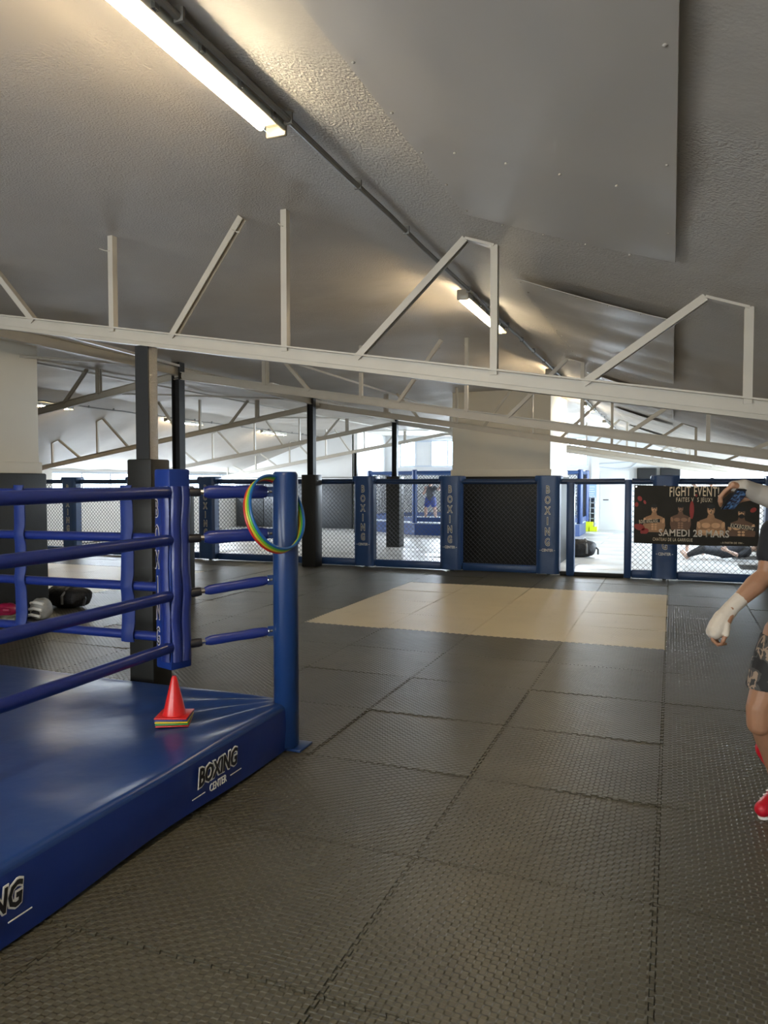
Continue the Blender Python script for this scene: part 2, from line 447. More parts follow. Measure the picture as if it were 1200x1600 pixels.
pm = MB().add([(p.x-PW/2, p.y-PH/2, 0) for p in poly]+[(p.x-PW/2, p.y-PH/2, -th) for p in poly],
              [tuple(range(n))]+[(i, i+n, (i+1) % n+n, (i+1) % n) for i in range(n)])
proto = pm.build('floor_mat', M['mat_dark'], floor)
me_dark = proto.data; me_cream = me_dark.copy(); me_cream.materials[0] = M['mat_cream']; me_cream.name = 'floor_mat_cream'
first = True
for r in range(-2, 11):
    y0 = PY+r*PH
    for c in range(-17, 2):
        x0 = PX+c*PW; xc, yc = x0+PW/2, y0+PH/2
        if xc < XL+.45 or xc > XR: continue
        if xc+.8 < -1.17*(yc+1.2) or xc-.8 > .16*(yc+1.2)+.6: continue
        if -7.6 < xc < -2.8 and yc < 3.6: continue
        cream = (5 <= r <= 8 and -4 <= c <= -1+0) or (6 <= r <= 8 and -14 <= c <= -9)
        o = proto if first else proto.copy()
        if not first: COL.objects.link(o); o.parent = floor
        first = False
        o.data = me_cream if cream else me_dark
        o.location = (xc, yc, -.0015*random.random())
        o.rotation_euler = (random.uniform(-.005, .005), random.uniform(-.005, .005), random.uniform(-.0008, .0008))
        if cream: o['label'] = 'cream floor mat'
# pale mats beyond the fence
tm = MB().box(-.997, .997, -.495, .495, -.026, 0).build('tatami_mat', M['mat_pale'], floor, bevel=.006)
first = True
for r in range(0, 13):
    for c in range(0, 9):
        xc = XL+.45+1.0+c*2.0-(1.0 if r % 2 else 0); yc = 13.49+.5+r
        if xc < XL+.3 or xc > XR-.4: continue
        if yc > 23.6 and xc < -11: continue
        o = tm if first else tm.copy()
        if not first: COL.objects.link(o); o.parent = floor
        first = False
        o.location = (xc, yc, -.001*random.random())

# ------------------------------------------------------------------ ceiling sheets
def ceiling_sheet(y0, y1, label, seam=None, amp=.012):
    t = thing('ceiling_sheet', label, 'panel', (-.5, (y0+y1)/2, 2.9), 'smooth sheets screwed under the sloping ceiling')
    def part(a, b, lap):
        def fn(u, v):
            x = -1.0+u*1.0; y = a+(b-a)*v
            wv = amp*math.sin(y*4.2+.6*math.sin(x*3))*(.3+.7*u)*min(1, y/5) + .008*math.sin(math.pi*u)*min(1, y/4)
            return (x, y, ceil_z(x)-.022-lap-abs(wv)), (-.33, 0, -.94)
        MB().sheet(fn, 10, max(6, int((b-a)*9)), -.004).build('sheet', M['sheet'], t, smooth=True, angle=60)
    if seam: part(y0, seam+.02, .003); part(seam, y1, 0)
    else: part(y0, y1, 0)
    for i in range(12):
        yy = y0+.08+(y1-y0-.16)*i/11
        for x in (-.97, -.03):
            if x == -.97 or i % 2 == 0:
                MB().ball((x, yy, ceil_z(x)-.034), (.007, .007, .003), 8, 4).build('screw_head', M['sheet'], t, smooth=True)
    for s in ([y0+.03, y1-.03] + ([seam+.01] if seam else [])):
        for k in range(1, 5):
            x = -1+k*.2; MB().ball((x, s, ceil_z(x)-.048), (.007, .007, .004), 8, 4).build('screw_head', M['sheet'], t, smooth=True)
ceiling_sheet(-.3, 3.7, 'large smooth grey ceiling sheet with a cross seam, nearest the long lit tube', 2.8, amp=.008)
ceiling_sheet(4.95, 8.2, 'rippled grey ceiling sheet between the nearest and second roof trusses', amp=.02)
ceiling_sheet(9.5, 12.75, 'rippled ceiling sheet just past the second roof truss', amp=.025)
ceiling_sheet(14.05, 17.3, 'rippled ceiling sheet past the third roof truss, lit by daylight', amp=.025)
ceiling_sheet(18.6, 21.85, 'farthest rippled ceiling sheet close to the far end of the hall', amp=.025)

# ------------------------------------------------------------------ roof trusses
def roof_truss(Y, label):
    t = thing('roof_truss', label, 'truss', (XC, Y, 0), 'cream steel roof trusses')
    for sgn in (1, -1):
        e = 8.6
        a = Vector((XC, Y, chord_z(XC))); b = Vector((XC+sgn*e, Y, chord_z(XC+e)))
        m = MB(); m.bar(a, b, .012, .098)
        m.bar(a, b, .07, .010, off=(.0, .049)); m.bar(a, b, .07, .010, off=(0, -.049)); m.bar(a, b, .03, .05, off=(0, 0))
        m.build('bottom_chord', M['steel'], t)
        def X(x): return XC+sgn*(x-XC)
        for i, x in enumerate((-5.17, -3.76, -2.36, -.98, .36, 1.5)):
            top = Vector((X(x), Y, ceil_z(x)-.005)); bot = Vector((X(x), Y, chord_z(x)+.02))
            wd = .085 if i == 0 else .042
            m = MB(); m.bar(bot, top, .008, wd, up=(1, 0, 0), off=(-.02, 0)); m.bar(bot, top, wd*.9, .008, up=(1, 0, 0), off=(0, .016))
            m.bar(bot, top, .008, wd, up=(1, 0, 0), off=(.02, 0))
            m.build('vertical_strut', M['steel'], t)
        for x0, x1 in ((-4.95, -4.5), (-2.68, -3.25), (-1.155, -1.85), (.15, -.47), (1.3, .8)):
            top = Vector((X(x0), Y, ceil_z(x0)-.01)); bot = Vector((X(x1), Y, chord_z(x1)+.03))
            m = MB(); m.bar(bot, top, .05, .007, off=(0, .018)); m.bar(bot, top, .007, .042, off=(.022, 0)); m.bar(bot, top, .007, .042, off=(-.022, 0))
            m.build('diagonal_strut', M['steel'], t)
        # top plates joining strut heads
        for x0, x1 in ((-1.155, -.98), (.15, .36)):
            m = MB(); m.bar((X(x0), Y, ceil_z(x0)-.008), (X(x1), Y, ceil_z(x1)-.008), .06, .014); m.build('top_plate', M['steel'], t)
        if sgn == 1:
            for x, dx in ((-3.76, -.09), (-2.68, -.06), (-2.36, -.035)):
                m = MB(); m.tube([(x+dx, Y-.03, ceil_z(x)-.09), (x+dx*.4, Y-.03, ceil_z(x)-.11), (x, Y-.03, ceil_z(x)-.115)], .004, 5)
                m.build('wire_tie', M['steel'], t)
    return t
names = ['nearest long roof truss, its chord spanning the picture above the boxing ring',
         'second roof truss from the photographer, meeting the black column beside the corner pad',
         'third roof truss, directly above the mesh fence', 'fourth roof truss, beyond the mesh fence',
         'farthest roof truss, nearest to the bright gable window']
for Y, nm in zip(TRUSS_Y, names): roof_truss(Y, nm)

# ridge-line beam and purlins running away from the viewer
m = MB(); m.bar((XC, .2, 3.24), (XC, YB, 3.24), .012, .12); m.bar((XC, .2, 3.24), (XC, YB, 3.24), .09, .012, off=(0, .06)); m.bar((XC, .2, 3.24), (XC, YB, 3.24), .09, .012, off=(0, -.06))
tag(m.build('roof_beam', M['steel']), 'long cream steel beam running lengthwise over the black columns', 'beam')
for x, lb in ((-8.3, 'thin lengthwise purlin under the ceiling on the far side of the black columns'), (-4.95, 'thin lengthwise purlin under the ceiling on the near side of the black columns')):
    m = MB(); m.bar((x, 5.2 if x < -6 else 9, ceil_z(x)-.045), (x, YB, ceil_z(x)-.045), .03, .03); tag(m.build('purlin', M['steel']), lb, 'beam', 'thin lengthwise purlins')
for i, Y in enumerate(TRUSS_Y[:4]):
    lb = ['nearest', 'second', 'third', 'farthest'][i]
    m = MB(); m.bar((-5.12, Y+.06, 3.0), (-6.52, Y+4.45, 3.3), .045, .03); tag(m.build('roof_brace', M['steel']), lb+' slanting roof brace between truss strut and column head', 'brace', 'slanting roof braces')
    m = MB(); m.bar((-8.08, Y+.06, 3.0), (-6.68, Y+4.45, 3.3), .045, .03); tag(m.build('roof_brace', M['steel']), lb+' slanting roof brace on the column line side away from the fence gate', 'brace', 'slanting roof braces')

# ------------------------------------------------------------------ columns
def column(x, y, ztop, label, w=.10, pad=None, padtop=1.8, zpad=.0, hammered=True):
    t = thing('steel_column', label, 'column', (x, y, 0), 'charcoal steel columns')
    z0 = padtop-.05 if pad else 0
    MB().box(x-w/2, x-w/2+.014, y-w/2, y+w/2, 0, ztop).build('flange', M['dark_steel'], t)
    MB().box(x+w/2-.014, x+w/2, y-w/2, y+w/2, 0, ztop).build('flange', M['dark_steel'], t)
    MB().box(x-w/2+.014, x+w/2-.014, y-.006, y+.006, 0, ztop).build('web', M['dark_steel'], t)
    if pad:
        m = MB()
        h = pad/2
        m.box(x-h, x+h, y-h, y+h, zpad, padtop)
        m.build('pad_cover', M['foam'], t, bevel=.012)
    return t
# nearest column under the first truss: plain box section with a hammered side
t = thing('steel_column', 'thick charcoal box column behind the blue ring platform, under the nearest truss', 'column', (-3.5, 4.34, 0), 'charcoal steel columns')
MB().box(-3.54, -3.45, 4.29, 4.39, 0, 2.62).build('shaft', M['hammered'], t, bevel=.004)
MB().box(-3.552, -3.535, 4.285, 4.395, 0, 2.62).build('flange', M['dark_steel'], t)
MB().box(-3.55, -3.44, 4.272, 4.286, 0, 2.62).build('flange', M['dark_steel'], t)
MB().box(-3.60, -3.39, 4.23, 4.44, 0, 1.82).build('pad_cover', M['foam'], t, bevel=.012)
column(XC, 8.85, 3.36, 'slim black double-flange column rising behind the blue corner pad', .13, pad=.30, padtop=1.6)
column(XC, 13.05, 3.33, 'black column with charcoal pad cover in front of the mesh fence', .13, pad=.30)
column(XC, 17.75, 3.33, 'black column with charcoal pad seen through the mesh before the far cage', .13, pad=.36)
column(-9.75, 22.5, 2.62, 'small distant black column under the farthest truss', .1)

# ------------------------------------------------------------------ masonry pillars
def masonry(x0, x1, y0, y1, ztop, label):
    t = thing('masonry_pillar', label, 'pillar', ((x0+x1)/2, (y0+y1)/2, 0))
    MB().box(x0, x1, y0, y1, 1.7, ztop).build('shaft', M['pillar'], t, bevel=.01)
    MB().box(x0-.025, x1+.025, y0-.025, y1+.025, 1.76, 1.90).build('moulding', M['pillar'], t, bevel=.01)
    MB().box(x0-.06, x1+.06, y0-.06, y1+.06, 0, 1.765).build('pad_cover', M['foam'], t, bevel=.02)
masonry(-9.2, -7.3, 5.0, 7.0, 3.5, 'cream masonry pillar with charcoal padding beside the sports bags')
masonry(-4.07, -2.15, 14.2, 16.5, 3.5, 'broad grey masonry pillar rising right behind the mesh fence')

# ------------------------------------------------------------------ light fixtures and conduit
def fixture(x, y, label):
    L_ = 1.5; z = ceil_z(x)-.10
    t = thing('tube_light', label, 'light', (x, y, z), 'fluorescent tube lights')
    m = MB(); m.box(x-.045, x+.045, y-L_/2, y+L_/2, z+.03, z+.075); m.build('housing', M['housing'], t, bevel=.012)
    m = MB(); m.box(x+.036, x+.047, y-L_/2, y+L_/2, z+.008, z+.04); m.build('side_rail', M['housing'], t, bevel=.004)
    # clear trough: half tube
    def fn(u, v):
        a = math.pi*(1+u); r = .052
        return (x+r*math.cos(a), y-L_/2+.01+(L_-.02)*v, z+.032+r*.85*math.sin(a)), (math.cos(a), 0, math.sin(a))
    MB().sheet(fn, 8, 1, .002).build('diffuser', M['glass'], t, smooth=True)
    m = MB(); m.tube([(x-.030, y-L_/2+.05, z+.005), (x-.030, y+L_/2-.08, z+.005)], .0165, 10); m.build('tube', M['tube_on'], t, smooth=True)
    m = MB(); m.box(x-.035, x+.034, y-L_/2+.04, y+L_/2-.05, z+.022, z+.030); m.build('reflector', M['diffuser'], t)  # plate emits by itself, its tube glow is built in
    for s in (-1, 1):
        m = MB(); m.box(x-.05, x+.05, y+s*(L_/2)-.012, y+s*(L_/2)+.012, z-.012, z+.075); m.build('end_cap', M['end_cap'], t, bevel=.01)
    for k in range(6):
        yy = y-L_/2+.12+k*(L_-.24)/5
        m = MB(); m.box(x+.044, x+.062, yy-.012, yy+.012, z+.01, z+.045); m.build('clip', M['chrome'], t)
    return t
lx = -1.62
fx = [('bright fluorescent tube light with clips, nearest overhead', 2.13), ('second fluorescent tube light, glowing past the nearest truss', 6.7),
      ('third fluorescent tube light along the grey conduit', 11.25), ('fourth fluorescent tube light near the padded masonry pillar', 15.8), ('last fluorescent tube light along the grey conduit', 20.35)]
for lb, y in fx: fixture(lx, y, lb)
fl = [('glowing tube light beside the cream masonry pillar', 11.25), ('tube light glowing just behind the slim black column', 15.8), ('distant tube light over the far mats on the window side', 20.35)]
for lb, y in fl: fixture(-11.6, y, lb)
def conduit(x, y0, y1, label):
    m = MB(); z = ceil_z(x)-.038
    pts = [(x+.004*math.sin(k*1.7), y0+(y1-y0)*k/40, z+.006*math.sin(k*2.3)) for k in range(41)]
    t = thing('conduit', label, 'conduit', (x, y0, z))
    m.tube(pts, .014, 8); m.build('pipe', M['cable'], t, smooth=True)
    y = y0+.4
    while y < y1:
        MB().box(x-.019, x+.019, y-.006, y+.006, z-.016, z+.04).build('clamp', M['cable'], t); y += .75
conduit(lx+.075, .2, 26, 'dark grey conduit running along the ceiling past every near tube light')
conduit(-11.53, 6, 23.5, 'pale conduit line beyond the black columns, linking the farther tube lights')

# ------------------------------------------------------------------ mesh fence
FY = 13.4
def lattice(x0, x1, z0, z1, y, step=.062, r=.0028):
    m = MB()
    for sgn in (1, -1):
        H = z1-z0; Wd = x1-x0; k = -H if sgn == 1 else 0
        c = (x0-H) if sgn == 1 else x0
        end = x1 if sgn == 1 else x1+H
        while c < end:
            # line x = c + sgn*(z-z0)
            za, zb = z0, z1
            if sgn == 1: za = max(z0, z0+(x0-c)); zb = min(z1, z0+(x1-c))
            else: za = max(z0, z0+(c-x1)); zb = min(z1, z0+(c-x0))
            if zb-za > .01:
                yy = y+sgn*r*.8
                a = Vector((c+sgn*(za-z0), yy, za)); b = Vector((c+sgn*(zb-z0), yy, zb))
                m.bar(a, b, r*2, r*2, up=(0, 1, 0))
            c += step*math.sqrt(2)*1.0
    return m
def fence_bay(x0, x1, label, gate=False, zt=1.72):
    t = thing('mesh_fence', label, 'fence', ((x0+x1)/2, FY, 0), 'mesh fence bays')
    MB().tube([(x0, FY, zt-.05), ((x0+x1)/2, FY, zt-.055), (x1, FY, zt-.05)], .052, 10).build('top_rail', M['rail_blue'], t, smooth=True)
    if gate:
        MB().box(x0, x1, FY-.05, FY+.05, 0, .07).build('bottom_rail', M['dark_steel'], t, bevel=.008)
    else:
        MB().box(x0, x1, FY-.045, FY+.045, .01, .15).build('bottom_rail', M['fence_blue'], t, bevel=.025)
        o = lattice(x0, x1, .12, zt-.06, FY).build('mesh', M['wire'], t); o['kind'] = 'stuff'
    return t
def wordmark(t, x, y, ztop, step=.186, size=.185):
    """BOXING stacked down a pad, CENTER below"""
    mo, mi_ = MB(), MB()
    for k, ch in enumerate('BOXING'):
        z = ztop-.09-k*step
        letters(mo, ch, size, .66, lambda a, b, c, z=z: (x+a, y-.002-c, z+b), off=.045)
        letters(mi_, ch, size, .66, lambda a, b, c, z=z: (x+a, y-.0045-c, z+b), off=-.002)
    z = ztop-.09-6*step+.045
    letters(mo, 'CENTER', .068, .8, lambda a, b, c: (x+a, y-.002-c, z+b), off=.01)
    mo.box(x-.135, x-.115, y-.004, y, z-.004, z+.004); mo.box(x+.115, x+.135, y-.004, y, z-.004, z+.004)
    mo.build('lettering', M['white'], t); o = mi_.build('lettering_fill', M['black'], t)
def fence_post(x, label, w=.40, zt=1.76):
    t = thing('fence_post', label, 'post', (x, FY, 0), 'padded lettered fence posts')
    MB().box(x-.03, x+.03, FY-.03, FY+.03, 0, zt-.03).build('post', M['dark_steel'], t)
    def fn(u, v):
        px = x-w/2+w*u; pz = .03+(zt-.03)*v
        e = 2*u-1
        return (px, FY-.13-.045*(1-abs(e)**6)+.006*math.sin(pz*9+x)*(1-abs(e)), pz), (0, -1, 0)
    m = MB(); m.sheet(fn, 12, 22, .16)
    pad = m.build('pad_cover', M['fence_blue'], t, smooth=True, angle=35)
    m = MB(); m.box(x-w/2-.04, x+w/2+.03, FY-.15, FY+.12, zt-.10, zt+.015); m.build('top_flap', M['fence_blue'], t, bevel=.03)
    wordmark(pad, x, FY-.184, 1.61)
posts = [(-12.95, 'lettered blue fence post nearest the cream masonry pillar'), (-11.1, 'lettered blue fence post hidden behind the thick ring-side column'),
         (-9.2, 'lettered blue fence post seen between the corner pad and the hoops'), (-5.58, 'lettered blue fence post beside the padded black column'),
         (-3.83, 'lettered blue fence post on the cage side edge of the broad masonry pillar'), (-2.04, 'lettered blue fence post beside the open gateway'),
         (-.1, 'lettered blue fence post half covered by the fight banner')]
for x, lb in posts: fence_post(x, lb)
thin = [(-7.35, .07, 'thin dark fence upright just behind the ring post with hoops', 1.76, M['rail_blue']),
        (-1.66, .14, 'slim blue padded gate post standing in the open gateway', 1.66, M['fence_blue']),
        (-.695, .12, 'slim navy padded upright between gateway and banner', 1.70, M['fence_blue']),
        (1.58, .36, 'blue padded fence upright past the end of the banner', 1.76, M['fence_blue'])]
for x, w, lb, zt, mm in thin:
    tag(MB().box(x-w/2, x+w/2, FY-w/2, FY+w/2, 0, zt).build('fence_upright', mm, bevel=.02), lb, 'post')
bays = [(-15.15, -13.15), (-12.75, -11.3), (-10.9, -9.4), (-9.0, -7.39), (-7.31, -5.78), (-5.38, -4.03), (-3.63, -2.24), (-1.84, -.755), (-.635, -.3), (.1, 1.42)]
bl = ['fence bay of black mesh nearest the side wall', 'mesh fence bay behind the ring ropes, first of two pale ones', 'mesh fence bay behind the thick ring-side column',
      'mesh fence bay seen through the rope sleeves and hoops', 'mesh fence bay crossed by the padded black column', 'mesh fence bay with the far cage and fighter behind it',
      'mesh fence bay in front of the dark padded masonry pillar', 'open gateway of the fence with only rail and sill', 'narrow mesh fence bay at the hung edge of the banner',
      'mesh fence bay behind and below the fight banner']
for (a, b), lb in zip(bays, bl): fence_bay(a, b, lb, gate=(a == -1.84))

# ------------------------------------------------------------------ banner
def banner():
    x0, x1, z0, z1, y = -.59, 1.31, .63, 1.61, FY-.235
    t = thing('fight_banner', 'dark printed banner reading FIGHT EVENT hung on the mesh fence', 'banner', (.36, y, 0))
    nt_m = mat('banner_print', (.028, .026, .021), .55, vary=.5, vscale=2.2, spec=.25)
    def fn(u, v):
        x = x0+(x1-x0)*u
        return (x, y, z0+(z1-z0)*v-.012*math.sin(math.pi*u)+(.0 if v < .5 else -.01*math.sin(math.pi*u))), (0, -1, 0)
    MB().sheet(fn, 20, 6, .004).build('cloth', nt_m, t)
    d = .003
    def put(mb, s, cx, cz, size, xs=.7, off=0., lvl=1, rot=0, arch=0, mi=0, space=1.0):
        def pl(a, b, c):
            q = arch*a*a
            ca, sa = math.cos(rot), math.sin(rot)
            return (cx+a*ca-b*sa, y-d*lvl-c*.3, cz+a*sa+b*ca-q)
        letters(mb, s, size, xs, pl, off=off, space=space)
    cream = mat('banner_cream_ink', (.86, .74, .55), .5); red = mat('banner_red_ink', (.34, .03, .025), .5)
    skin = mat('banner_skin_ink', (.42, .23, .12), .5, vary=.3, vscale=9); dskin = mat('banner_dark_skin_ink', (.16, .085, .05), .5, vary=.3, vscale=9)
    grey = mat('banner_grey_ink', (.66, .62, .55), .5, vary=.4, vscale=12); dark = mat('banner_black_ink', (.008, .008, .008), .5)
    # figures: flat printed silhouettes
    def disc(mb, cx, cz, rx, rz, lvl, n=18, rot=0):
        vs = []
        for k in range(n):
            a = 2*math.pi*k/n; p, q = rx*math.cos(a), rz*math.sin(a)
            vs.append((cx+p*math.cos(rot)-q*math.sin(rot), y-d*lvl, cz+p*math.sin(rot)+q*math.cos(rot)))
        mb.add(vs, [tuple(range(n))])
    def polyp(mb, pts, lvl): mb.add([(a, y-d*lvl, b) for a, b in pts], [tuple(range(len(pts)))])
    def man(cx, hz, s, tones, crossed=False, beard=False):
        base, lit = tones
        b = MB()
        polyp(b, [(cx-.19*s, hz-.50*s), (cx-.225*s, hz-.36*s), (cx-.215*s, hz-.24*s), (cx-.17*s, hz-.175*s), (cx-.06*s, hz-.13*s), (cx-.042*s, hz-.07*s), (cx+.042*s, hz-.07*s),
                  (cx+.06*s, hz-.13*s), (cx+.17*s, hz-.175*s), (cx+.215*s, hz-.24*s), (cx+.225*s, hz-.36*s), (cx+.19*s, hz-.50*s)], 1)
        b.build('printed_torso', base, t)
        b = MB(); disc(b, cx, hz, .060*s, .085*s, 1.3); b.build('printed_head', base, t)
        k = MB(); disc(k, cx-.006*s, hz-.008*s, .045*s, .062*s, 1.5)
        disc(k, cx-.075*s, hz-.255*s, .070*s, .045*s, 1.5); disc(k, cx+.075*s, hz-.255*s, .070*s, .045*s, 1.5)
        disc(k, cx-.185*s, hz-.25*s, .028*s, .060*s, 1.5, rot=.2); disc(k, cx+.185*s, hz-.25*s, .028*s, .060*s, 1.5, rot=-.2)
        for q in (0, 1, 2):
            for e in (-1, 1): disc(k, cx+e*.032*s, hz-(.335+q*.05)*s, .026*s, .020*s, 1.5)
        if crossed:
            disc(k, cx-.05*s, hz-.375*s, .15*s, .032*s, 1.7, rot=-.22); disc(k, cx+.05*s, hz-.385*s, .15*s, .032*s, 1.9, rot=.22)
        o = k.build('printed_highlights', lit, t); o['kind'] = 'stuff'
        k = MB(); disc(k, cx, hz+.060*s, .062*s, .042*s, 1.8)
        disc(k, cx-.024*s, hz+.010*s, .016*s, .008*s, 2); disc(k, cx+.024*s, hz+.010*s, .016*s, .008*s, 2)
        disc(k, cx, hz-.045*s, .022*s, .007*s, 2.3); disc(k, cx+.008*s, hz-.02*s, .008*s, .010*s, 2)
        if beard: disc(k, cx, hz-.058*s, .046*s, .038*s, 1.9)
        o = k.build('printed_features', dark, t); o['kind'] = 'stuff'
    lskin = mat('banner_lit_skin_ink', (.70, .42, .23), .5, vary=.3, vscale=14); ldskin = mat('banner_lit_dark_skin_ink', (.36, .19, .11), .5, vary=.3, vscale=14)
    man(-.27, 1.21, .78, (skin, lskin)); man(.14, 1.22, .72, (dskin, ldskin)); man(.60, 1.20, .98, (skin, lskin), True); man(1.05, 1.16, .92, (dskin, lskin), beard=True)
    r = MB()
    for cx, cz, rx, rz, ro in ((-.50, 1.38, .035, .045, .5), (-.55, 1.28, .03, .04, 0), (-.42, 1.32, .02, .035, .4), (1.22, 1.21, .05, .035, .6), (-.50, .90, .09, .055, -.3), (-.42, .83, .07, .05, .4), (.31, 1.2, .035, .15, 0)):
        disc(r, cx, cz, rx, rz, 1.1, rot=ro)
    disc(r, .375, 1.438, .016, .024, 3.2); r.build('printed_red', red, t)
    # lower dark fade
    k = MB(); polyp(k, [(x0+.02, z0+.015), (x0+.02, z0+.16), (x1-.02, z0+.15), (x1-.02, z0+.015)], 2.4); k.build('printed_band', nt_m, t)
    c = MB(); put(c, 'FIGHT EVENT!', .34, 1.50, .225, .50, off=.010, lvl=3, arch=.10, space=1.08); c.build('lettering', cream, t)
    c = MB(); put(c, 'FAITES V  S JEUX!', .34, 1.365, .10, .60, off=.003, lvl=3, arch=.07, space=1.2); c.build('lettering', cream, t)
    c = MB(); put(c, 'CHATEAU DE LA GARRIGUE', .02, .70, .076, .56, off=.003, lvl=3, space=1.18); c.build('lettering', cream, t)
    c = MB(); put(c, '- A PARTIR DE 19H -', .92, .672, .045, .85, off=.004, lvl=3); c.build('lettering', cream, t)
    c = MB(); put(c, 'BOXE ANGLAISE', -.36, 1.0, .085, .42, off=.004, lvl=3.2, rot=.09, space=1.15); c.build('lettering', cream, t)
    c = MB(); put(c, 'KICKBOXING', 1.06, .935, .095, .54, off=.004, lvl=3.2, rot=-.13, space=1.12); c.build('lettering', cream, t)
    c = MB(); put(c, 'CENTER', 1.24, 1.40, .04, .7, off=.01, lvl=3); c.build('lettering', cream, t)
    c = MB(); put(c, 'BOXING', 1.23, 1.45, .06, .7, off=.02, lvl=3); c.build('lettering', cream, t)
    g = MB(); put(g, 'SAMEDI 28 MARS', .34, .81, .16, .86, off=.02, lvl=3, space=1.05); g.build('date_lettering', grey, t)
    k = MB()
    polyp(k, [(-.55, .95), (-.55, 1.01), (-.175, 1.045), (-.175, .985)], 2.7); k.build('title_plate', dark, t); k = MB(); polyp(k, [(.84, .935), (.85, 1.0), (1.275, .935), (1.265, .87)], 2.7)
    k.build('title_plate', dark, t)
    for px, pz in ((x0+.03, z1-.03), (x1-.03, z1-.03), (x0+.03, z0+.03), (x1-.03, z0+.03)):
        MB().tube([(px, y-.004, pz), (px, y+.002, pz)], .012, 10).build('eyelet', M['chrome'], t)
banner()

# ------------------------------------------------------------------ boxing ring
def ring_logo(t, y, x, zc, s=1.0):
    """BOXING over CENTER on the +X skirt face, reading along +Y"""
    o, i = MB(), MB()
    pl = lambda lv, dz: (lambda a, b, c: (x+lv+c, y+a, zc+dz+b))
    # slanted heavy lettering, white edge then black fill, growing toward its ends
    def put(mb, lv, off): letters(mb, 'BOXING', .118*s, .82, lambda a, b, c: (x+lv+c, y+a, zc+.025+b*(1+.9*abs(a)/(.25*s)*.25)), off=off, shear=.18)
    put(o, .002, .085); put(i, .005, .022)
    letters(o, 'CENTER', .062*s, .72, pl(.002, -.058), off=.004)
    for a, b in ((-.22, -.115), (.115, .22)): o.box(x, x+.003, y+a, y+b, zc-.061, zc-.057)
    o.build('logo', M['white'], t); i.build('logo_fill', M['black'], t)

t = thing('ring_platform', 'royal blue vinyl boxing ring platform lettered BOXING CENTER', 'boxing ring', (-4.9, 1.4, 0))
PX0, PX1, PY0, PY1, PZ = -7.6, -2.185, -1.4, 4.075, .30
MB().box(PX0+.06, PX1-.06, PY0+.06, PY1-.05, 0, .06).build('base_frame', M['under'], t)
def platform():
    nx, ny = 70, 80; m = MB()
    def edge(d, r=.035):   # rounded shoulder
        if d >= r: return 0
        return -(r-math.sqrt(max(0, r*r-(r-d)**2)))
    xs = [PX0+(PX1-PX0)*(1-(1-i/nx)**1.8) for i in range(nx+1)]
    xs = sorted(xs[:-1]+[PX1-.035, PX1-.02, PX1-.01, PX1-.004, PX1])
    ys = [PY0+(PY1-PY0)*(1-(1-j/ny)**1.8) for j in range(ny+1)]
    ys = sorted(ys[:-1]+[PY1-.035, PY1-.02, PY1-.01, PY1-.004, PY1])
    def h(x, y):
        d = min(PX1-x, PY1-y, x-PX0, y-PY0)
        e = edge(max(0, d))
        # gathered folds running into the post corner, slow waves elsewhere
        dx, dy = PX1-x, PY1-y; rr = math.hypot(dx, dy); an = math.atan2(dy, dx)
        fold = .012*math.sin(an*17)*math.exp(-((rr-.45)/.35)**2)*min(1, rr*3)
        wv = .004*math.sin(3*x+2*y)+.003*math.sin(7*y-2*x)+.004*math.sin(1.4*(x-y)*3)
        return PZ+e+(fold+wv)*min(1, max(0, d)/.08)
    vs = [(x, y, h(x, y)) for y in ys for x in xs]; w = len(xs)
    fs = [(j*w+i, j*w+i+1, (j+1)*w+i+1, (j+1)*w+i) for j in range(len(ys)-1) for i in range(w-1)]
    m.add(vs, fs); m.build('canvas', M['canvas'], t, smooth=True, angle=60)
    def skirt(a, b, nrm):
        a, b = Vector(a), Vector(b); L_ = (b-a).length; n = int(L_/.05)
        vs = []; fs = []; K = 8
        for i in range(n+1):
            s = i/n; p = a.lerp(b, s); q = s*L_
            for k in range(K+1):
                v = k/K; z = (PZ-.033)*(1-v)+.022*v
                bulge = .012*math.sin(math.pi*v)*(.5+.5*math.sin(q*2.1+1))+.006*math.sin(q*5+v*3)*v
                zz = z+.010*math.sin(q*3.3)*v*(1 if k == K else 0)
                vs.append((p.x+nrm[0]*bulge, p.y+nrm[1]*bulge, zz))
        w_ = K+1
        for i in range(n):
            for k in range(K): fs.append((i*w_+k, i*w_+k+1, (i+1)*w_+k+1, (i+1)*w_+k))
        MB().add(vs, fs).build('skirt', M['ring_blue'], t, smooth=True, angle=70)
    skirt((PX1, PY0, 0), (PX1, PY1, 0), (1, 0)); skirt((PX1, PY1, 0), (PX0, PY1, 0), (0, 1))
    skirt((PX0, PY0, 0), (PX1, PY0, 0), (0, -1)); skirt((PX0, PY1, 0), (PX0, PY0, 0), (-1, 0))
platform()
for y in (3.20, 1.785, .3): ring_logo(t, y, PX1+.018, .160, .93)
MB().box(-2.27, -2.10, 3.98, 4.15, 0, .016).build('foot_plate', M['post_blue'], t, bevel=.004)

# corner post
t = thing('ring_post', 'tall blue steel ring post at the platform corner, hung with hoops', 'ring post', (-2.22, 4.0, 0))
c8 = .078
MB().lathe([(c8-.01, 0.02), (c8, .03), (c8, 1.70), (c8-.006, 1.715)], (-2.215, 4.02, 0), 16).build('tube', M['post_blue'], t, smooth=True, angle=50)
MB().lathe([(c8-.008, 1.714), (c8-.012, 1.722)], (-2.215, 4.02, 0), 16).build('cap', M['post_blue'], t)
RZ = [1.60, 1.325, 1.00, .70]; PZZ = [1.60, 1.345, 1.06, .745]
for z in PZZ:
    m = MB(); m.bar((-2.25, 3.985, z), (-2.30, 3.943, z), .012, .06); m.build('lug', M['post_blue'], t)
    MB().ball((-2.295, 3.945, z), .014, 8, 6).build('bolt', M['chrome'], t, smooth=True)

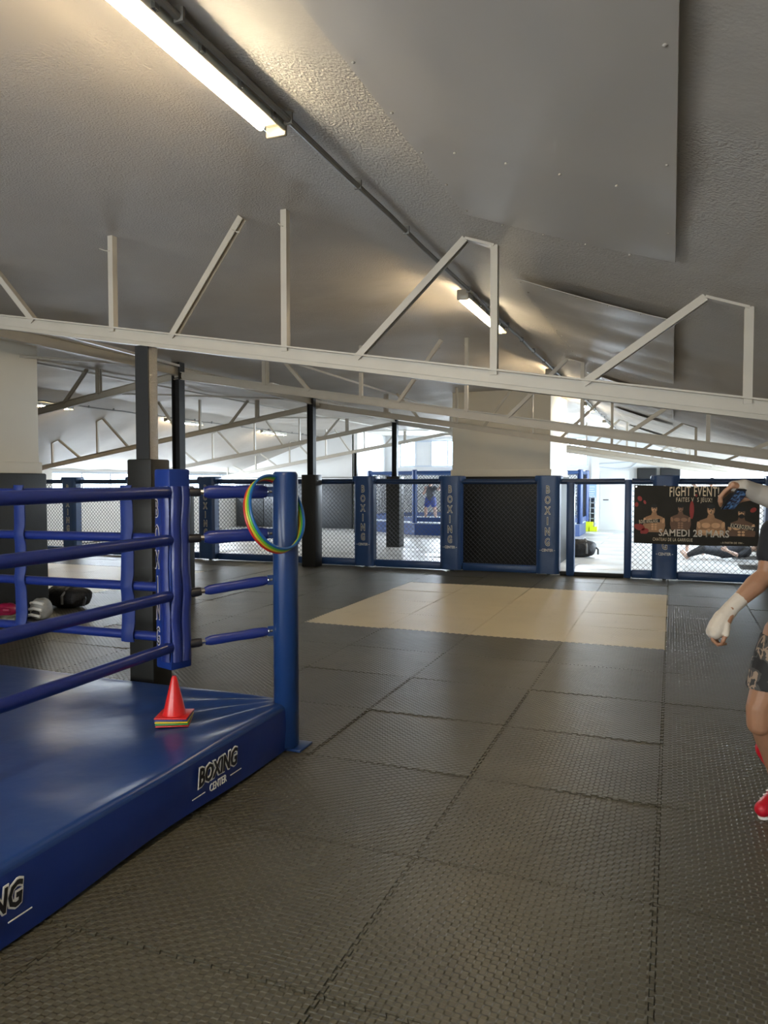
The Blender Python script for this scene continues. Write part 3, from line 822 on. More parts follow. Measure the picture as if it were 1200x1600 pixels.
# corner pad
pc = Vector((-2.735, 3.6)); prot = -math.radians(16.6); ph = .0735
t = thing('corner_pad', 'blue vinyl ring corner pad strapped over the rope ends', 'corner pad', (pc.x, pc.y, 0))
m = MB(); m.box(pc.x-ph, pc.x+ph, pc.y-ph, pc.y+ph, .565, 1.735, rot=prot)
m.build('pad', M['ring_blue'], t, bevel=.012)
R2 = Matrix.Rotation(prot, 2)
def pw(lx_, ly_): v = R2 @ Vector((lx_, ly_)); return (pc.x+v.x, pc.y+v.y)
for k, ch in enumerate('BOXING'):
    z = 1.50-k*.15; prev = None
    for of, lv, mm in ((.03, .002, M['pink_white']), (-.01, .004, M['black'])):
        def pl(a, b, c, z=z, lv=lv):
            X, Y_ = pw(-.046+a, -ph-lv-c); return (X, Y_, z+b)
        q = MB(); letters(q, ch, .15, .34, pl, off=of); prev = q.build('letter', mm, t) if prev is None else q.build('letter_fill', mm, prev)
# two soft straps folded down over the rope ends
for lx0, fy in ((ph+.008, -.035), (ph+.008, .028)):
    def fn(u, v, lx0=lx0, fy=fy):
        z = 1.635-1.02*v; s = .004*math.sin(v*9+fy*60)+.003*math.sin(v*23)
        X, Y_ = pw(lx0+.012*math.sin(math.pi*u)+.004*math.sin(v*14)+.006, fy+(u-.5)*.058+s)
        return (X, Y_, z), (1, 0, 0)
    MB().sheet(fn, 6, 40, .01).build('strap', M['rope'], t, smooth=True, angle=60)
def fn(u, v):
    z = 1.635-1.02*v; s = .008*math.sin(v*10)
    X, Y_ = pw(-.02+(u-.5)*.08+s+.05, -ph-.008-.012*math.sin(math.pi*u)); return (X, Y_, z), (0, -1, 0)
MB().sheet(fn, 6, 40, .01).build('strap', M['rope'], t, smooth=True, angle=60)

nm = ['top', 'second', 'third', 'lowest']
def rope(pts, r, label, grp):
    m = MB(); m.tube(pts, r, 12); o = m.build('ring_rope', M['rope'], smooth=True, angle=60)
    return tag(o, label, 'rope', grp)
for k, z in enumerate(RZ):
    pts = [(-2.70, 3.53-(3.53+1.1)*q/12, z-.004*math.sin(math.pi*q/12*2)-.010*math.sin(math.pi*q/12)) for q in range(13)]
    rope(pts, .033, nm[k]+' blue rope of the ring side running toward the photographer', 'ring ropes on the near side')
    zb = z+(.0, .0, .03, .03)[k]
    pts = [(-2.80-(4.5)*q/14, 3.63, zb-.012*math.sin(math.pi*q/14)) for q in range(15)]
    rope(pts, .029, nm[k]+' blue rope along the far side of the ring', 'ring ropes on the far side')
for x, lb in ((-3.07, 'blue vinyl rope spacer nearest the corner pad'), (-3.93, 'blue vinyl rope spacer in front of the cream masonry pillar')):
    def fn(u, v, x=x):
        z = 1.64-.95*v
        k = math.exp(-min(abs(z-q) for q in (1.6, 1.32, 1.03, .73))**2/.002)
        wd = .088-.010*k+.01*v
        return (x+(u-.5)*wd+.002*math.sin(v*13+x), 3.60-.012*k-.012*math.sin(math.pi*u), z), (0, -1, 0)
    m = MB(); m.sheet(fn, 8, 50, .008)
    tag(m.build('rope_spacer', M['strap'], smooth=True, angle=60), lb, 'strap', 'rope spacers')
# padded turnbuckle sleeves between pad and post
for k in range(4):
    a = Vector((-2.665, 3.625, RZ[k])); b = Vector((-2.292, 3.950, PZZ[k])); d = b-a
    t = thing('turnbuckle', nm[k]+' padded turnbuckle joining corner pad and ring post', 'turnbuckle', tuple(a), 'padded turnbuckles')
    MB().tube([a, a+d*.14, a+d*.18], [.026, .028, .024], 10).build('rope_end', M['black'], t, smooth=True)
    MB().tube([a+d*.13, a+d*.26], .014, 8).build('hook', M['chrome'], t, smooth=True)
    big = .040 if k < 2 else .030
    pts = [a+d*q for q in (.22, .28, .4, .6, .8, .92, .98)]
    MB().tube(pts, [big*.7, big, big*1.02, big*.93, big*1.05, big, big*.8], 12, flat=(.62, 1)).build('sleeve', M['rope'], t, smooth=True, angle=70)
    MB().tube([a+d*.95, a+d*1.04], .010, 8).build('bolt', M['chrome'], t, smooth=True)

# hoops
def hoop(off, col, label, r=.226, i=0):
    u = Vector((.216, .976, 0)); v = Vector((-.976*.28, .216*.28, .96)).normalized(); nrm = u.cross(v)
    c = Vector((-2.21, 3.885, 1.475)) + nrm*off + Vector((0, 0, -.004*i))
    pts = [c + u*r*math.cos(a) + v*r*math.sin(a) for a in [2*math.pi*k/64 for k in range(64)]]
    m = MB(); m.tube(pts, .0085, 8, closed=True)
    tag(m.build('agility_hoop', mat(col[0]+'_hoop_plastic', col[1], .35), smooth=True), label, 'hoop', 'coloured training hoops on the ring post')
for i, (nm_, c) in enumerate((('blue', (.01, .10, .32)), ('green', (.10, .42, .05)), ('yellow', (.60, .45, .03)), ('red', (.48, .02, .02)))):
    hoop(.024-i*.0155, (nm_, c), nm_+' plastic training hoop hanging around the blue ring post', i=i)

# stacked cones
cc = [('red', (.60, .012, .012)), ('blue', (.02, .03, .20)), ('yellow', (.70, .48, .01)), ('green', (.03, .25, .05)), ('red', (.50, .02, .015))]
for i, (nmc, c) in enumerate(cc):
    z = PZ+.004+(4-i)*.0105
    lb = ['red training cone on top of the stack on the ring platform', 'blue training cone, second from the top of the stack', 'yellow training cone in the middle of the stack',
          'green training cone, second from the bottom of the stack', 'red training cone at the bottom of the stack'][i]
    t = thing('training_cone', lb, 'cone', (-2.60, 3.42, z), 'stacked training cones')
    mm = mat(nmc+'_cone_plastic', c, .3, spec=.6)
    MB().box(-2.69, -2.51, 3.33, 3.51, z, z+.007, rot=math.radians(22+i*1.5)).build('base', mm, t, bevel=.002)
    pr = [(.068, .005), (.062, .016), (.040, .11), (.015, .212), (.010, .222)] if i == 0 else [(.067, .005), (.061, .014), (.050, .055), (.046, .056)]
    MB().lathe(pr, (-2.60, 3.42, z), 28).build('cone', mm, t, smooth=True, angle=60)

# ------------------------------------------------------------------ bags and gear
def soft_box(mb, c, s, rot=0, n=10, p=3.2, lump=.05, seed=1):
    """squashed superellipsoid"""
    rnd = random.Random(seed); ph_ = [rnd.uniform(0, 6) for _ in range(6)]
    vs = []; fs = []; m_ = n*2
    R_ = Matrix.Rotation(rot, 3, 'Z')
    sg = lambda v, e: math.copysign(abs(v)**e, v)
    for i in range(n+1):
        t_ = -math.pi/2+math.pi*i/n
        for k in range(m_):
            a = 2*math.pi*k/m_
            x = sg(math.cos(t_), 2/p)*sg(math.cos(a), 2/p); y = sg(math.cos(t_), 2/p)*sg(math.sin(a), 2/p); z = sg(math.sin(t_), 2/p)
            l = 1+lump*math.sin(3*x+ph_[0]+2*y)*math.sin(4*z+ph_[1])+lump*.6*math.sin(7*x+ph_[2])*math.cos(5*y+ph_[3])
            v = R_ @ Vector((x*s[0]*l, y*s[1]*l, z*s[2]*(l if z > 0 else 1)))
            vs.append(Vector(c)+v)
    for i in range(n):
        for k in range(m_): fs.append((i*m_+k, i*m_+(k+1) % m_, (i+1)*m_+(k+1) % m_, (i+1)*m_+k))
    return mb.add(vs, fs)
def duffel(c, s, rot, label, top, body):
    t = thing('duffel_bag', label, 'bag', (c[0], c[1], 0))
    soft_box(MB(), (c[0], c[1], s[2]), s, rot, 12, 3.0, .05, 3).build('body', body, t, smooth=True, weld=True)
    R_ = Matrix.Rotation(rot, 3, 'Z'); P = lambda x, y, z: Vector((c[0], c[1], 0)) + R_ @ Vector((x, y, z))
    soft_box(MB(), P(-.10*s[0], 0, s[2]*1.5), (s[0]*.75, s[1]*.75, s[2]*.6), rot, 10, 2.6, .10, 5).build('flap', top, t, smooth=True, weld=True)
    for q in (-.45, .45):
        m = MB(); m.tube([P(q*s[0], -s[1]*1.04, s[2]*.5), P(q*s[0], -s[1]*1.05, s[2]*1.3), P(q*s[0]*.8, -s[1]*.4, s[2]*2.15), P(q*s[0]*.7, s[1]*.3, s[2]*2.12)], .014, 6, flat=(1.6, .5)); m.build('handle', M['bag_grey'], t, smooth=True)
    m = MB(); m.tube([P(s[0]*1.0, 0, s[2]*1.1), P(s[0]*1.12, -.03, s[2]*.9), P(s[0]*1.12, -.06, s[2]*.35)], .02, 6); m.build('end_strap', M['bag'], t, smooth=True)
    return t
duffel((-7.48, 7.62), (.33, .20, .135), -.15, 'black and grey sports bag on the floor beside the cream masonry pillar', M['bag_grey'], M['bag'])
duffel((-1.90, 16.85), (.36, .25, .19), .1, 'black duffel bag on pale mats beyond the open gateway', M['bag'], M['bag'])
# gear heap by the pillar
t = thing('head_guard', 'pale grey boxing head guard in front of the black sports bag', 'head guard', (-7.08, 6.78, 0))
gm = mat('grey_leather', (.33, .33, .31), .4, vary=.4, vscale=18)
soft_box(MB(), (-7.08, 6.78, .13), (.12, .11, .13), .3, 10, 2.6, .04, 8).build('shell', gm, t, smooth=True, weld=True)
for q in (-.07, 0, .07): MB().tube([(-7.18, 6.69+q*.4, .13+q), (-7.08, 6.66+q*.4, .15+q), (-6.98, 6.69+q*.4, .13+q)], .018, 8).build('padding', M['white'], t, smooth=True)
MB().ball((-7.08, 6.71, .09), (.07, .06, .06), 12, 8).build('face_opening', M['bag'], t, smooth=True)
def glove(c, rot, label, col):
    t = thing('boxing_glove', label, 'glove', c, 'boxing gloves by the pillar'); mm = mat('glove_leather', col, .32, spec=.6)
    R_ = Matrix.Rotation(rot, 3, 'Z'); P = lambda x, y, z: Vector(c) + R_ @ Vector((x, y, z))
    soft_box(MB(), P(0, 0, .085), (.115, .085, .08), rot, 10, 2.4, .03, 4).build('mitt', mm, t, smooth=True, weld=True)
    m = MB(); m.tube([P(-.08, 0, .075), P(-.13, 0, .07), P(-.20, 0, .07)], [.062, .055, .060], 14); m.build('cuff', mm, t, smooth=True)
    m = MB(); m.tube([P(-.04, -.07, .09), P(.02, -.10, .095), P(.07, -.085, .09)], [.025, .03, .024], 10); m.build('thumb', mm, t, smooth=True)
    m = MB(); m.tube([P(-.17, 0, .07), P(-.205, 0, .07)], .064, 14); m.build('wrist_band', M['white'], t, smooth=True)
glove((-7.10, 6.30, .11), .4, 'crimson boxing glove lying on the green one', (.32, .01, .06))
glove((-7.08, 6.32, 0), 1.1, 'olive and white boxing glove beneath the crimson glove', (.12, .13, .09))

# ------------------------------------------------------------------ far cage
def far_cage():
    C_ = Vector((-6.05, 24.0)); R_ = 3.73; h = .40
    t = thing('fighting_cage', 'distant blue octagonal fighting cage on a raised blue platform', 'cage', (C_.x, C_.y, 0))
    n = 8; V = [Vector((C_.x+R_*math.cos(math.radians(22.5+45*k)), C_.y+.62*R_*math.sin(math.radians(22.5+45*k)))) for k in range(n)]
    bl = mat('bright_cage_blue', (.012, .045, .17), .35); mt = mat('cage_canvas', (.45, .52, .60), .4)
    MB().add([(v.x, v.y, 0) for v in V]+[(v.x, v.y, h-.04) for v in V], [tuple(range(n)), tuple(range(2*n-1, n-1, -1))]+[(k, (k+1) % n, n+(k+1) % n, n+k) for k in range(n)]).build('platform', bl, t)
    MB().add([(v.x, v.y, h-.04) for v in V]+[(v.x, v.y, h) for v in V], [tuple(range(n)), tuple(range(2*n-1, n-1, -1))]+[(k, (k+1) % n, n+(k+1) % n, n+k) for k in range(n)]).build('deck', mt, t)
    for k in range(n):
        v = V[k]; MB().lathe([(.09, h-.02), (.09, h+1.62), (.06, h+1.64)], (v.x, v.y, 0), 10).build('post_pad', bl, t, smooth=True)
        w = V[(k+1) % n]
        MB().tube([(v.x, v.y, h+1.55), (w.x, w.y, h+1.55)], .055, 8).build('top_rail', M['fence_blue'], t, smooth=True)
        MB().bar((v.x, v.y, h+.09), (w.x, w.y, h+.09), .06, .14).build('bottom_rail', bl, t)
        d = (w-v).length; m = lattice(0, d, h+.1, h+1.52, 0, step=.075, r=.0045)
        e = (w-v).normalized()
        m.v = [(v.x+p[0]*e.x - p[1]*e.y, v.y+p[0]*e.y + p[1]*e.x, p[2]) for p in m.v]
        o = m.build('mesh', M['wire'], t); o['kind'] = 'stuff'
far_cage()

# back wall furniture
t = thing('storage_rack', 'white gridded storage rack against the far wall beside the cage', 'rack', (-2.95, 26.2, 0))
for i in range(7): MB().box(-3.35+i*.15, -3.33+i*.15, 26.05, 26.4, 0, 1.15).build('upright', M['frame'], t)
for j in range(7): MB().box(-3.35, -2.43, 26.05, 26.4, .04+j*.18, .06+j*.18).build('shelf', M['frame'], t)
ym = mat('neon_yellow_plastic', (.75, .85, .02), .4)
for i, (x, z) in enumerate(((-2.95, 0), (-2.70, 0), (-2.45, 0), (-2.85, .16), (-2.58, .16))):
    lb = ['neon yellow bin nearest the cage on the far floor', 'neon yellow bin in the middle of the far bottom row', 'neon yellow bin nearest the plain wall on the far floor',
          'neon yellow bin stacked on top, cage side', 'neon yellow bin stacked on top, wall side'][i]
    t = thing('storage_bin', lb, 'bin', (x, 25.75, z), 'neon yellow bins')
    m = MB(); m.box(x-.11, x+.11, 25.62, 25.88, z, z+.015); m.box(x-.115, x+.115, 25.61, 25.63, z, z+.15); m.box(x-.115, x+.115, 25.87, 25.89, z, z+.15)
    m.box(x-.12, x-.105, 25.61, 25.89, z, z+.15); m.box(x+.105, x+.12, 25.61, 25.89, z, z+.15); m.build('shell', ym, t)
    MB().box(x-.125, x+.125, 25.605, 25.612, z+.13, z+.155).build('rim', ym, t)
t = thing('wall_notice', 'pale blue printed notice on the far wall above the rack', 'notice', (-2.6, YB-.12, 1.3))
MB().box(-2.78, -2.42, YB-.125, YB-.105, 1.0, 1.6).build('sheet', mat('notice_blue', (.35, .50, .72), .5), t)
for k in range(6): MB().box(-2.72, -2.5+.03*(k % 2), YB-.13, YB-.124, 1.08+k*.08, 1.10+k*.08).build('text_line', M['white'], t)
t = thing('wall_panel', 'flush white doorway in the far wall with a dark lever handle', 'door', (-1.95, YB-.02, 0))
MB().box(-2.3, -1.35, YB-.03, YB, 0, 2.05).build('leaf', M['wall'], t, bevel=.004)
MB().box(-2.2, -2.02, YB-.07, YB-.04, 1.03, 1.06).build('handle', M['dark_steel'], t)
for x0, x1, lb in ((-1.1, -.48, 'dark grey wall speaker nearer the gateway, mounted high on the far wall'), (-.38, .25, 'dark grey wall speaker above the banner, mounted high on the far wall')):
    t = thing('wall_speaker', lb, 'speaker', ((x0+x1)/2, YB-.2, 1.75), 'dark wall speakers')
    MB().box(x0, x1, YB-.25, YB-.02, 1.70, 2.13).build('case', M['foam'], t, bevel=.02)
    MB().box(x0+.04, x1-.04, YB-.265, YB-.25, 1.74, 2.09).build('grille', M['dark_steel'], t)

# ------------------------------------------------------------------ people
def frustum(mb, a, b, r0, r1, n=14):
    a, b = Vector(a), Vector(b)
    mb.ball(a, r0, n, 8); mb.ball(b, r1, n, 8)
    if (b-a).length > 1e-4: mb.tube([a, b], [r0, r1], n)
def loft(mb, secs, n=20):
    """secs: (centre, half width, half depth, yaw)"""
    vs = []; fs = []
    for c, rw, rd, yaw in secs:
        for k in range(n):
            a = 2*math.pi*k/n; x, y = rw*math.cos(a), rd*math.sin(a)
            vs.append((c[0]+x*math.cos(yaw)-y*math.sin(yaw), c[1]+x*math.sin(yaw)+y*math.cos(yaw), c[2]))
    for i in range(len(secs)-1):
        for k in range(n): fs.append((i*n+k, i*n+(k+1) % n, (i+1)*n+(k+1) % n, (i+1)*n+k))
    fs += [tuple(range(n-1, -1, -1)), tuple((len(secs)-1)*n+k for k in range(n))]
    mb.add(vs, fs)
def remesh(mb, name, material, parent, vox, smooth=3):
    off = Vector((0, 0, 0)); q = parent
    while q is not None: off += q.location; q = q.parent
    me = bpy.data.meshes.new('raw'); me.from_pydata([tuple(Vector(v)-off) for v in mb.v], [], mb.f)
    bm = bmesh.new(); bm.from_mesh(me); bmesh.ops.remove_doubles(bm, verts=bm.verts, dist=1e-6); bmesh.ops.recalc_face_normals(bm, faces=bm.faces); bm.to_mesh(me); bm.free()
    o = bpy.data.objects.new('raw', me); COL.objects.link(o)
    r = o.modifiers.new('r', 'REMESH'); r.mode = 'VOXEL'; r.voxel_size = vox; r.adaptivity = 0; r.use_smooth_shade = True
    s = o.modifiers.new('s', 'SMOOTH'); s.factor = .5; s.iterations = smooth
    dg = bpy.context.evaluated_depsgraph_get(); res = bpy.data.meshes.new_from_object(o.evaluated_get(dg))
    bpy.data.objects.remove(o); res.name = name; res.materials.clear(); res.materials.append(material)
    for p in res.polygons: p.use_smooth = True
    ob = bpy.data.objects.new(name, res); COL.objects.link(ob); ob.parent = parent
    return ob
def hand_shape(mb, wrist, d, across, s=1.0, curl=.5):
    """palm and five fingers; across points to the thumb side, the fingers curl toward d x across"""
    w = Vector(wrist); d = Vector(d).normalized(); a = Vector(across); a = (a-d*a.dot(d)).normalized(); nrm = d.cross(a)
    for k, (o, L_, r) in enumerate(((.030, .072, .0088), (.010, .080, .0092), (-.010, .074, .0088), (-.030, .058, .0078))):
        kn = w+d*.088*s+a*o*s
        frustum(mb, w+a*o*.5*s, kn, .015*s, .0125*s, 10)
        p = kn; ang = curl*.6; L3 = (L_*.42, L_*.32, L_*.26)
        for j, l in enumerate(L3):
            dd = d*math.cos(ang)+nrm*math.sin(ang); q = p+dd*l*s
            frustum(mb, p, q, r*s*(1-.1*j), r*s*(.92-.1*j), 8); p = q; ang += curl
    b = w+d*.022*s+a*.026*s; e = b+(d*.6+a*.75+nrm*.2).normalized()*.042*s; g = e+(d*.95+a*.15+nrm*.45*curl).normalized()*.03*s; h = g+(d*.9+nrm*.6*curl).normalized()*.025*s
    frustum(mb, w+d*.02*s, b, .016*s, .014*s, 8); frustum(mb, b, e, .013*s, .011*s, 8); frustum(mb, e, g, .011*s, .010*s, 8); frustum(mb, g, h, .010*s, .0085*s, 8)
def head_shape(mb, c, yaw, s=1.0, pitch=0):
    Mx = Matrix.Rotation(yaw, 3, 'Z') @ Matrix.Rotation(pitch, 3, 'X')
    P = lambda x, y, z: Vector(c)+Mx @ Vector((x*s, y*s, z*s))
    mb.ball(P(0, .01, .03), (.074*s, .094*s, .092*s), 20, 14, Mx); mb.ball(P(0, -.022, -.045), (.055*s, .062*s, .068*s), 16, 12, Mx)
    mb.ball(P(0, -.092, -.012), (.013*s, .020*s, .024*s), 10, 8, Mx); mb.ball(P(0, -.072, -.058), (.026*s, .014*s, .010*s), 10, 6, Mx)
    mb.ball(P(0, -.068, -.098), (.024*s, .020*s, .018*s), 10, 8, Mx); mb.ball(P(0, -.074, .03), (.05*s, .02*s, .012*s), 12, 8, Mx)
    for q in (-1, 1): mb.ball(P(q*.075, .012, -.01), (.012*s, .020*s, .030*s), 10, 8, Mx)
    return P
def hair_eyes(P, t, hairmat, s=1.0, yaw=0, pitch=0):
    Mx = Matrix.Rotation(yaw, 3, 'Z') @ Matrix.Rotation(pitch, 3, 'X')
    m = MB(); m.ball(P(0, .024, .045), (.079*s, .092*s, .088*s), 20, 14, Mx); m.build('hair', hairmat, t, smooth=True)
    for q in (-1, 1):
        ey = MB().ball(P(q*.031, -.078, .0), (.013*s, .008*s, .008*s), 10, 8, Mx).build('eye', M['white'], t, smooth=True)
        MB().ball(P(q*.031, -.085, .0), (.006*s, .004*s, .006*s), 8, 6, Mx).build('pupil', M['black'], ey, smooth=True)
def skinmat(name, rgb): 
    m = mat(name, rgb, .5, vary=.12, vscale=14); b = m.node_tree.nodes['Principled BSDF']
    b.inputs['Subsurface Weight'].default_value = .08; b.inputs['Subsurface Radius'].default_value = (.02, .008, .004); return m

# foreground boxer, mostly outside the frame
def boxer():
    skin = skinmat('tanned_skin', (.36, .185, .105)); O = Vector((.64, 4.1, 0)); yaw = math.radians(-35)
    t = thing('person', 'person in black shirt and camouflage shorts with wrapped hands, holding a phone', 'person', tuple(O))
    b = MB(); ce = [(.64, 4.08), (.64, 4.08)]
    secs = [((.64, 4.1, .86), .15, .11, yaw), ((.64, 4.1, .96), .168, .12, yaw), ((.635, 4.08, 1.08), .142, .105, yaw), ((.63, 4.07, 1.22), .155, .115, yaw), ((.625, 4.05, 1.36), .172, .115, yaw),
            ((.625, 4.04, 1.43), .15, .09, yaw), ((.625, 4.03, 1.47), .08, .065, yaw)]
    loft(b, secs)
    frustum(b, (.625, 4.03, 1.44), (.62, 4.0, 1.54), .058, .052)
    yh = math.radians(-40); P = head_shape(b, (.605, 3.97, 1.625), yh, 1.0, .25)
    SR, SL = Vector((.485, 4.13, 1.41)), Vector((.775, 3.93, 1.42))
    ER, WR = Vector((.432, 4.08, 1.165)), Vector((.272, 4.0, 1.03))
    ER = Vector((.440, 4.09, 1.20)); WR = Vector((.282, 4.02, 1.035))
    EL, WL = Vector((.64, 3.66, 1.50)), Vector((.335, 3.54, 1.615))
    frustum(b, (.55, 4.09, 1.39), SR, .065, .060); frustum(b, SR, (.458, 4.11, 1.28), .055, .050); frustum(b, (.458, 4.11, 1.28), ER, .049, .042)
    fm = ER.lerp(WR, .3); frustum(b, ER, fm, .043, .050); frustum(b, fm, WR, .050, .030)
    frustum(b, (.70, 3.98, 1.40), SL, .065, .060); frustum(b, SL, SL.lerp(EL, .55), .056, .052); frustum(b, SL.lerp(EL, .55), EL, .050, .043)
    fm = EL.lerp(WL, .35); frustum(b, EL, fm, .043, .046); frustum(b, fm, WL, .046, .031)
    # legs
    HR, KR, AR = Vector((.535, 4.14, .90)), Vector((.415, 4.02, .50)), Vector((.545, 4.20, .10))
    HL, KL, AL = Vector((.735, 4.04, .90)), Vector((.80, 3.98, .50)), Vector((.83, 4.14, .10))
    for H, K, A in ((HR, KR, AR), (HL, KL, AL)):
        frustum(b, H, H.lerp(K, .45), .098, .088); frustum(b, H.lerp(K, .45), K+Vector((0, 0, .05)), .086, .060); frustum(b, K+Vector((0, 0, .05)), K-Vector((0, 0, .03)), .060, .056)
        c = K.lerp(A, .35)+Vector((.01, .02, 0)); frustum(b, K, c, .054, .060); frustum(b, c, A, .058, .036)
        frustum(b, A, A+Vector((-.02, .03, -.045)), .040, .038); frustum(b, A+Vector((0, 0, -.04)), A+Vector((-.09, -.155, -.065)), .038, .028)
    # hanging hand: loose fist; thumb on the viewer's side
    d = (WR-ER).normalized(); K0 = Vector((.222, 3.99, .935))
    for k in range(4):
        y = 3.965+k*.021; kn = Vector((.205+.006*k, y, .925-.004*k))
        frustum(b, WR+Vector((0, (k-1.5)*.012, 0)), kn, .022, .017, 10)
        p1 = kn+Vector((-.008, -.002, -.042)); p2 = p1+Vector((.024, 0, -.024)); p3 = p2+Vector((.024, 0, .008))
        r = (.0098, .010, .0095, .0085)[k]
        frustum(b, kn, p1, r*1.1, r, 8); frustum(b, p1, p2, r, r*.95, 8); frustum(b, p2, p3, r*.95, r*.85, 8)
    frustum(b, WR+Vector((.0, -.02, -.02)), (.262, 3.965, .965), .018, .016, 10); frustum(b, (.262, 3.965, .965), (.258, 3.952, .915), .014, .0125, 10); frustum(b, (.258, 3.952, .915), (.243, 3.95, .878), .012, .0105, 10)
    # phone hand: back of the hand above the phone, fingers down its outer edge, thumb underneath
    A_, B_, C_, D_ = Vector((.198, 3.50, 1.541)), Vector((.25, 3.545, 1.541)), Vector((.309, 3.48, 1.628)), Vector((.255, 3.43, 1.631))
    kn0 = Vector((.242, 3.475, 1.648))
    for k in range(4):
        kk = kn0+Vector((.0, -.012+.016*k, -.006*k)); frustum(b, WL+Vector((0, (k-1.5)*.010, 0)), kk, .020, .0145, 10)
        q1 = kk+Vector((-.030, -.004, -.026)); q2 = q1+Vector((-.020, .0, -.026)); q3 = q2+Vector((.006, .006, -.022))
        r = (.0096, .0098, .0094, .0085)[k]; frustum(b, kk, q1, r*1.1, r, 8); frustum(b, q1, q2, r, r*.95, 8); frustum(b, q2, q3, r*.95, r*.85, 8)
    frustum(b, WL+Vector((-.02, .0, -.02)), (.285, 3.55, 1.585), .016, .013, 10); frustum(b, (.285, 3.55, 1.585), (.252, 3.56, 1.565), .012, .010, 10)
    remesh(b, 'body', skin, t, .0045, 4)
    hair_eyes(P, t, mat('dark_hair', (.02, .014, .01), .7, bump=[(90, .6, .004)]), 1.0, yh, .25)
    # shirt
    cloth = mat('black_cotton', (.012, .012, .016), .8, bump=[(9, .7, .02)])
    m = MB(); loft(m, [((.64, 4.1, .90), .176, .132, yaw)]+[((c[0], c[1], c[2]), rw+.016, rd+.016, yw) for c, rw, rd, yw in secs[1:6]]+[((.625, 4.03, 1.475), .088, .075, yaw)])
    frustum(m, (.55, 4.09, 1.39), SR, .078, .072); frustum(m, SR, (.462, 4.115, 1.30), .070, .066)
    frustum(m, (.70, 3.98, 1.40), SL, .078, .072); frustum(m, SL, SL.lerp(EL, .55), .068, .064)
    remesh(m, 'shirt', cloth, t, .007, 3)
    # camouflage shorts
    cm = bpy.data.materials.new('camouflage'); cm.use_nodes = True; nt = cm.node_tree; bb = nt.nodes['Principled BSDF']; bb.inputs['Roughness'].default_value = .7
    ge = nt.nodes.new('ShaderNodeNewGeometry'); nz = nt.nodes.new('ShaderNodeTexNoise'); nz.inputs['Scale'].default_value = 13; nz.inputs['Detail'].default_value = 2.5; nz.inputs['Distortion'].default_value = .6
    cr = nt.nodes.new('ShaderNodeValToRGB'); cr.color_ramp.interpolation = 'CONSTANT'
    cr.color_ramp.elements[0].color = (.012, .012, .013, 1); cr.color_ramp.elements[1].position = .48; cr.color_ramp.elements[1].color = (.06, .058, .055, 1)
    e = cr.color_ramp.elements.new(.56); e.color = (.30, .22, .16, 1); e = cr.color_ramp.elements.new(.64); e.color = (.03, .03, .03, 1)
    nt.links.new(ge.outputs['Position'], nz.inputs['Vector']); nt.links.new(nz.outputs['Fac'], cr.inputs[0]); nt.links.new(cr.outputs[0], bb.inputs['Base Color'])
    m = MB(); loft(m, [((.64, 4.1, .80), .178, .135, yaw), ((.64, 4.1, .90), .182, .14, yaw), ((.64, 4.1, .985), .170, .128, yaw)])
    for H, K in ((HR, KR), (HL, KL)):
        e_ = H.lerp(K, .64); loft(m, [((e_.x-.002, e_.y, e_.z), .103, .10, 0), ((H.lerp(K, .3).x, H.lerp(K, .3).y, H.lerp(K, .3).z), .112, .112, 0), ((H.x, H.y, H.z), .108, .108, 0)])
    remesh(m, 'shorts', cm, t, .007, 2)
    MB().tube([(.64+.176*math.cos(a)*math.cos(yaw)-.134*math.sin(a)*math.sin(yaw), 4.1+.176*math.cos(a)*math.sin(yaw)+.134*math.sin(a)*math.cos(yaw), .965) for a in [2*math.pi*k/30 for k in range(30)]], .014, 8, closed=True, flat=(.5, 1)).build('waistband', cloth, t, smooth=True)
    # hand wraps
    wrap = mat('cream_hand_wrap', (.62, .55, .46), .75, bump=[(35, .5, .006)])
    m = MB(); frustum(m, ER.lerp(WR, .72), WR, .039, .037); frustum(m, WR, (.245, 4.0, .985), .038, .041); frustum(m, (.245, 4.0, .985), (.222, 3.995, .945), .042, .045)
    m.ball((.210, 3.993, .918), (.044, .060, .038)); frustum(m, (.245, 4.0, .985), (.212, 3.975, .93), .045, .043); frustum(m, (.262, 3.965, .965), (.258, 3.952, .915), .0165, .0155)
    remesh(m, 'hand_wrap', wrap, t, .005, 2)
    greyw = mat('grey_hand_wrap', (.40, .36, .31), .75, bump=[(35, .5, .006)])
    m = MB(); frustum(m, EL.lerp(WL, .15), EL.lerp(WL, .5), .056, .053); frustum(m, EL.lerp(WL, .5), WL, .053, .041); frustum(m, WL, (.285, 3.49, 1.64), .040, .032); frustum(m, (.285, 3.49, 1.64), (.245, 3.485, 1.642), .030, .024)
    remesh(m, 'hand_wrap', greyw, t, .005, 2)
    # red boxing boots
    red = mat('red_boot', (.50, .006, .02), .45, bump=[(25, .3, .004)])
    for A in (AR, AL):
        m = MB(); frustum(m, A+Vector((-.066, -.025, .20)), A+Vector((-.025, -.01, .12)), .064, .054); frustum(m, A+Vector((-.025, -.01, .12)), A+Vector((0, .02, -.04)), .052, .044)
        frustum(m, A+Vector((0, .01, -.03)), A+Vector((-.07, -.125, -.045)), .050, .044); frustum(m, A+Vector((-.07, -.125, -.045)), A+Vector((-.105, -.175, -.055)), .044, .038)
        bt = remesh(m, 'boot', red, t, .006, 2)
        for k in range(3):
            c = A+Vector((-.045-.016*k, -.070-.028*k, .012-.012*k)); MB().tube([c+Vector((-.034, .005, -.012)), c, c+Vector((.034, 0, -.012))], .0035, 6).build('lace', M['white'], bt, smooth=True)
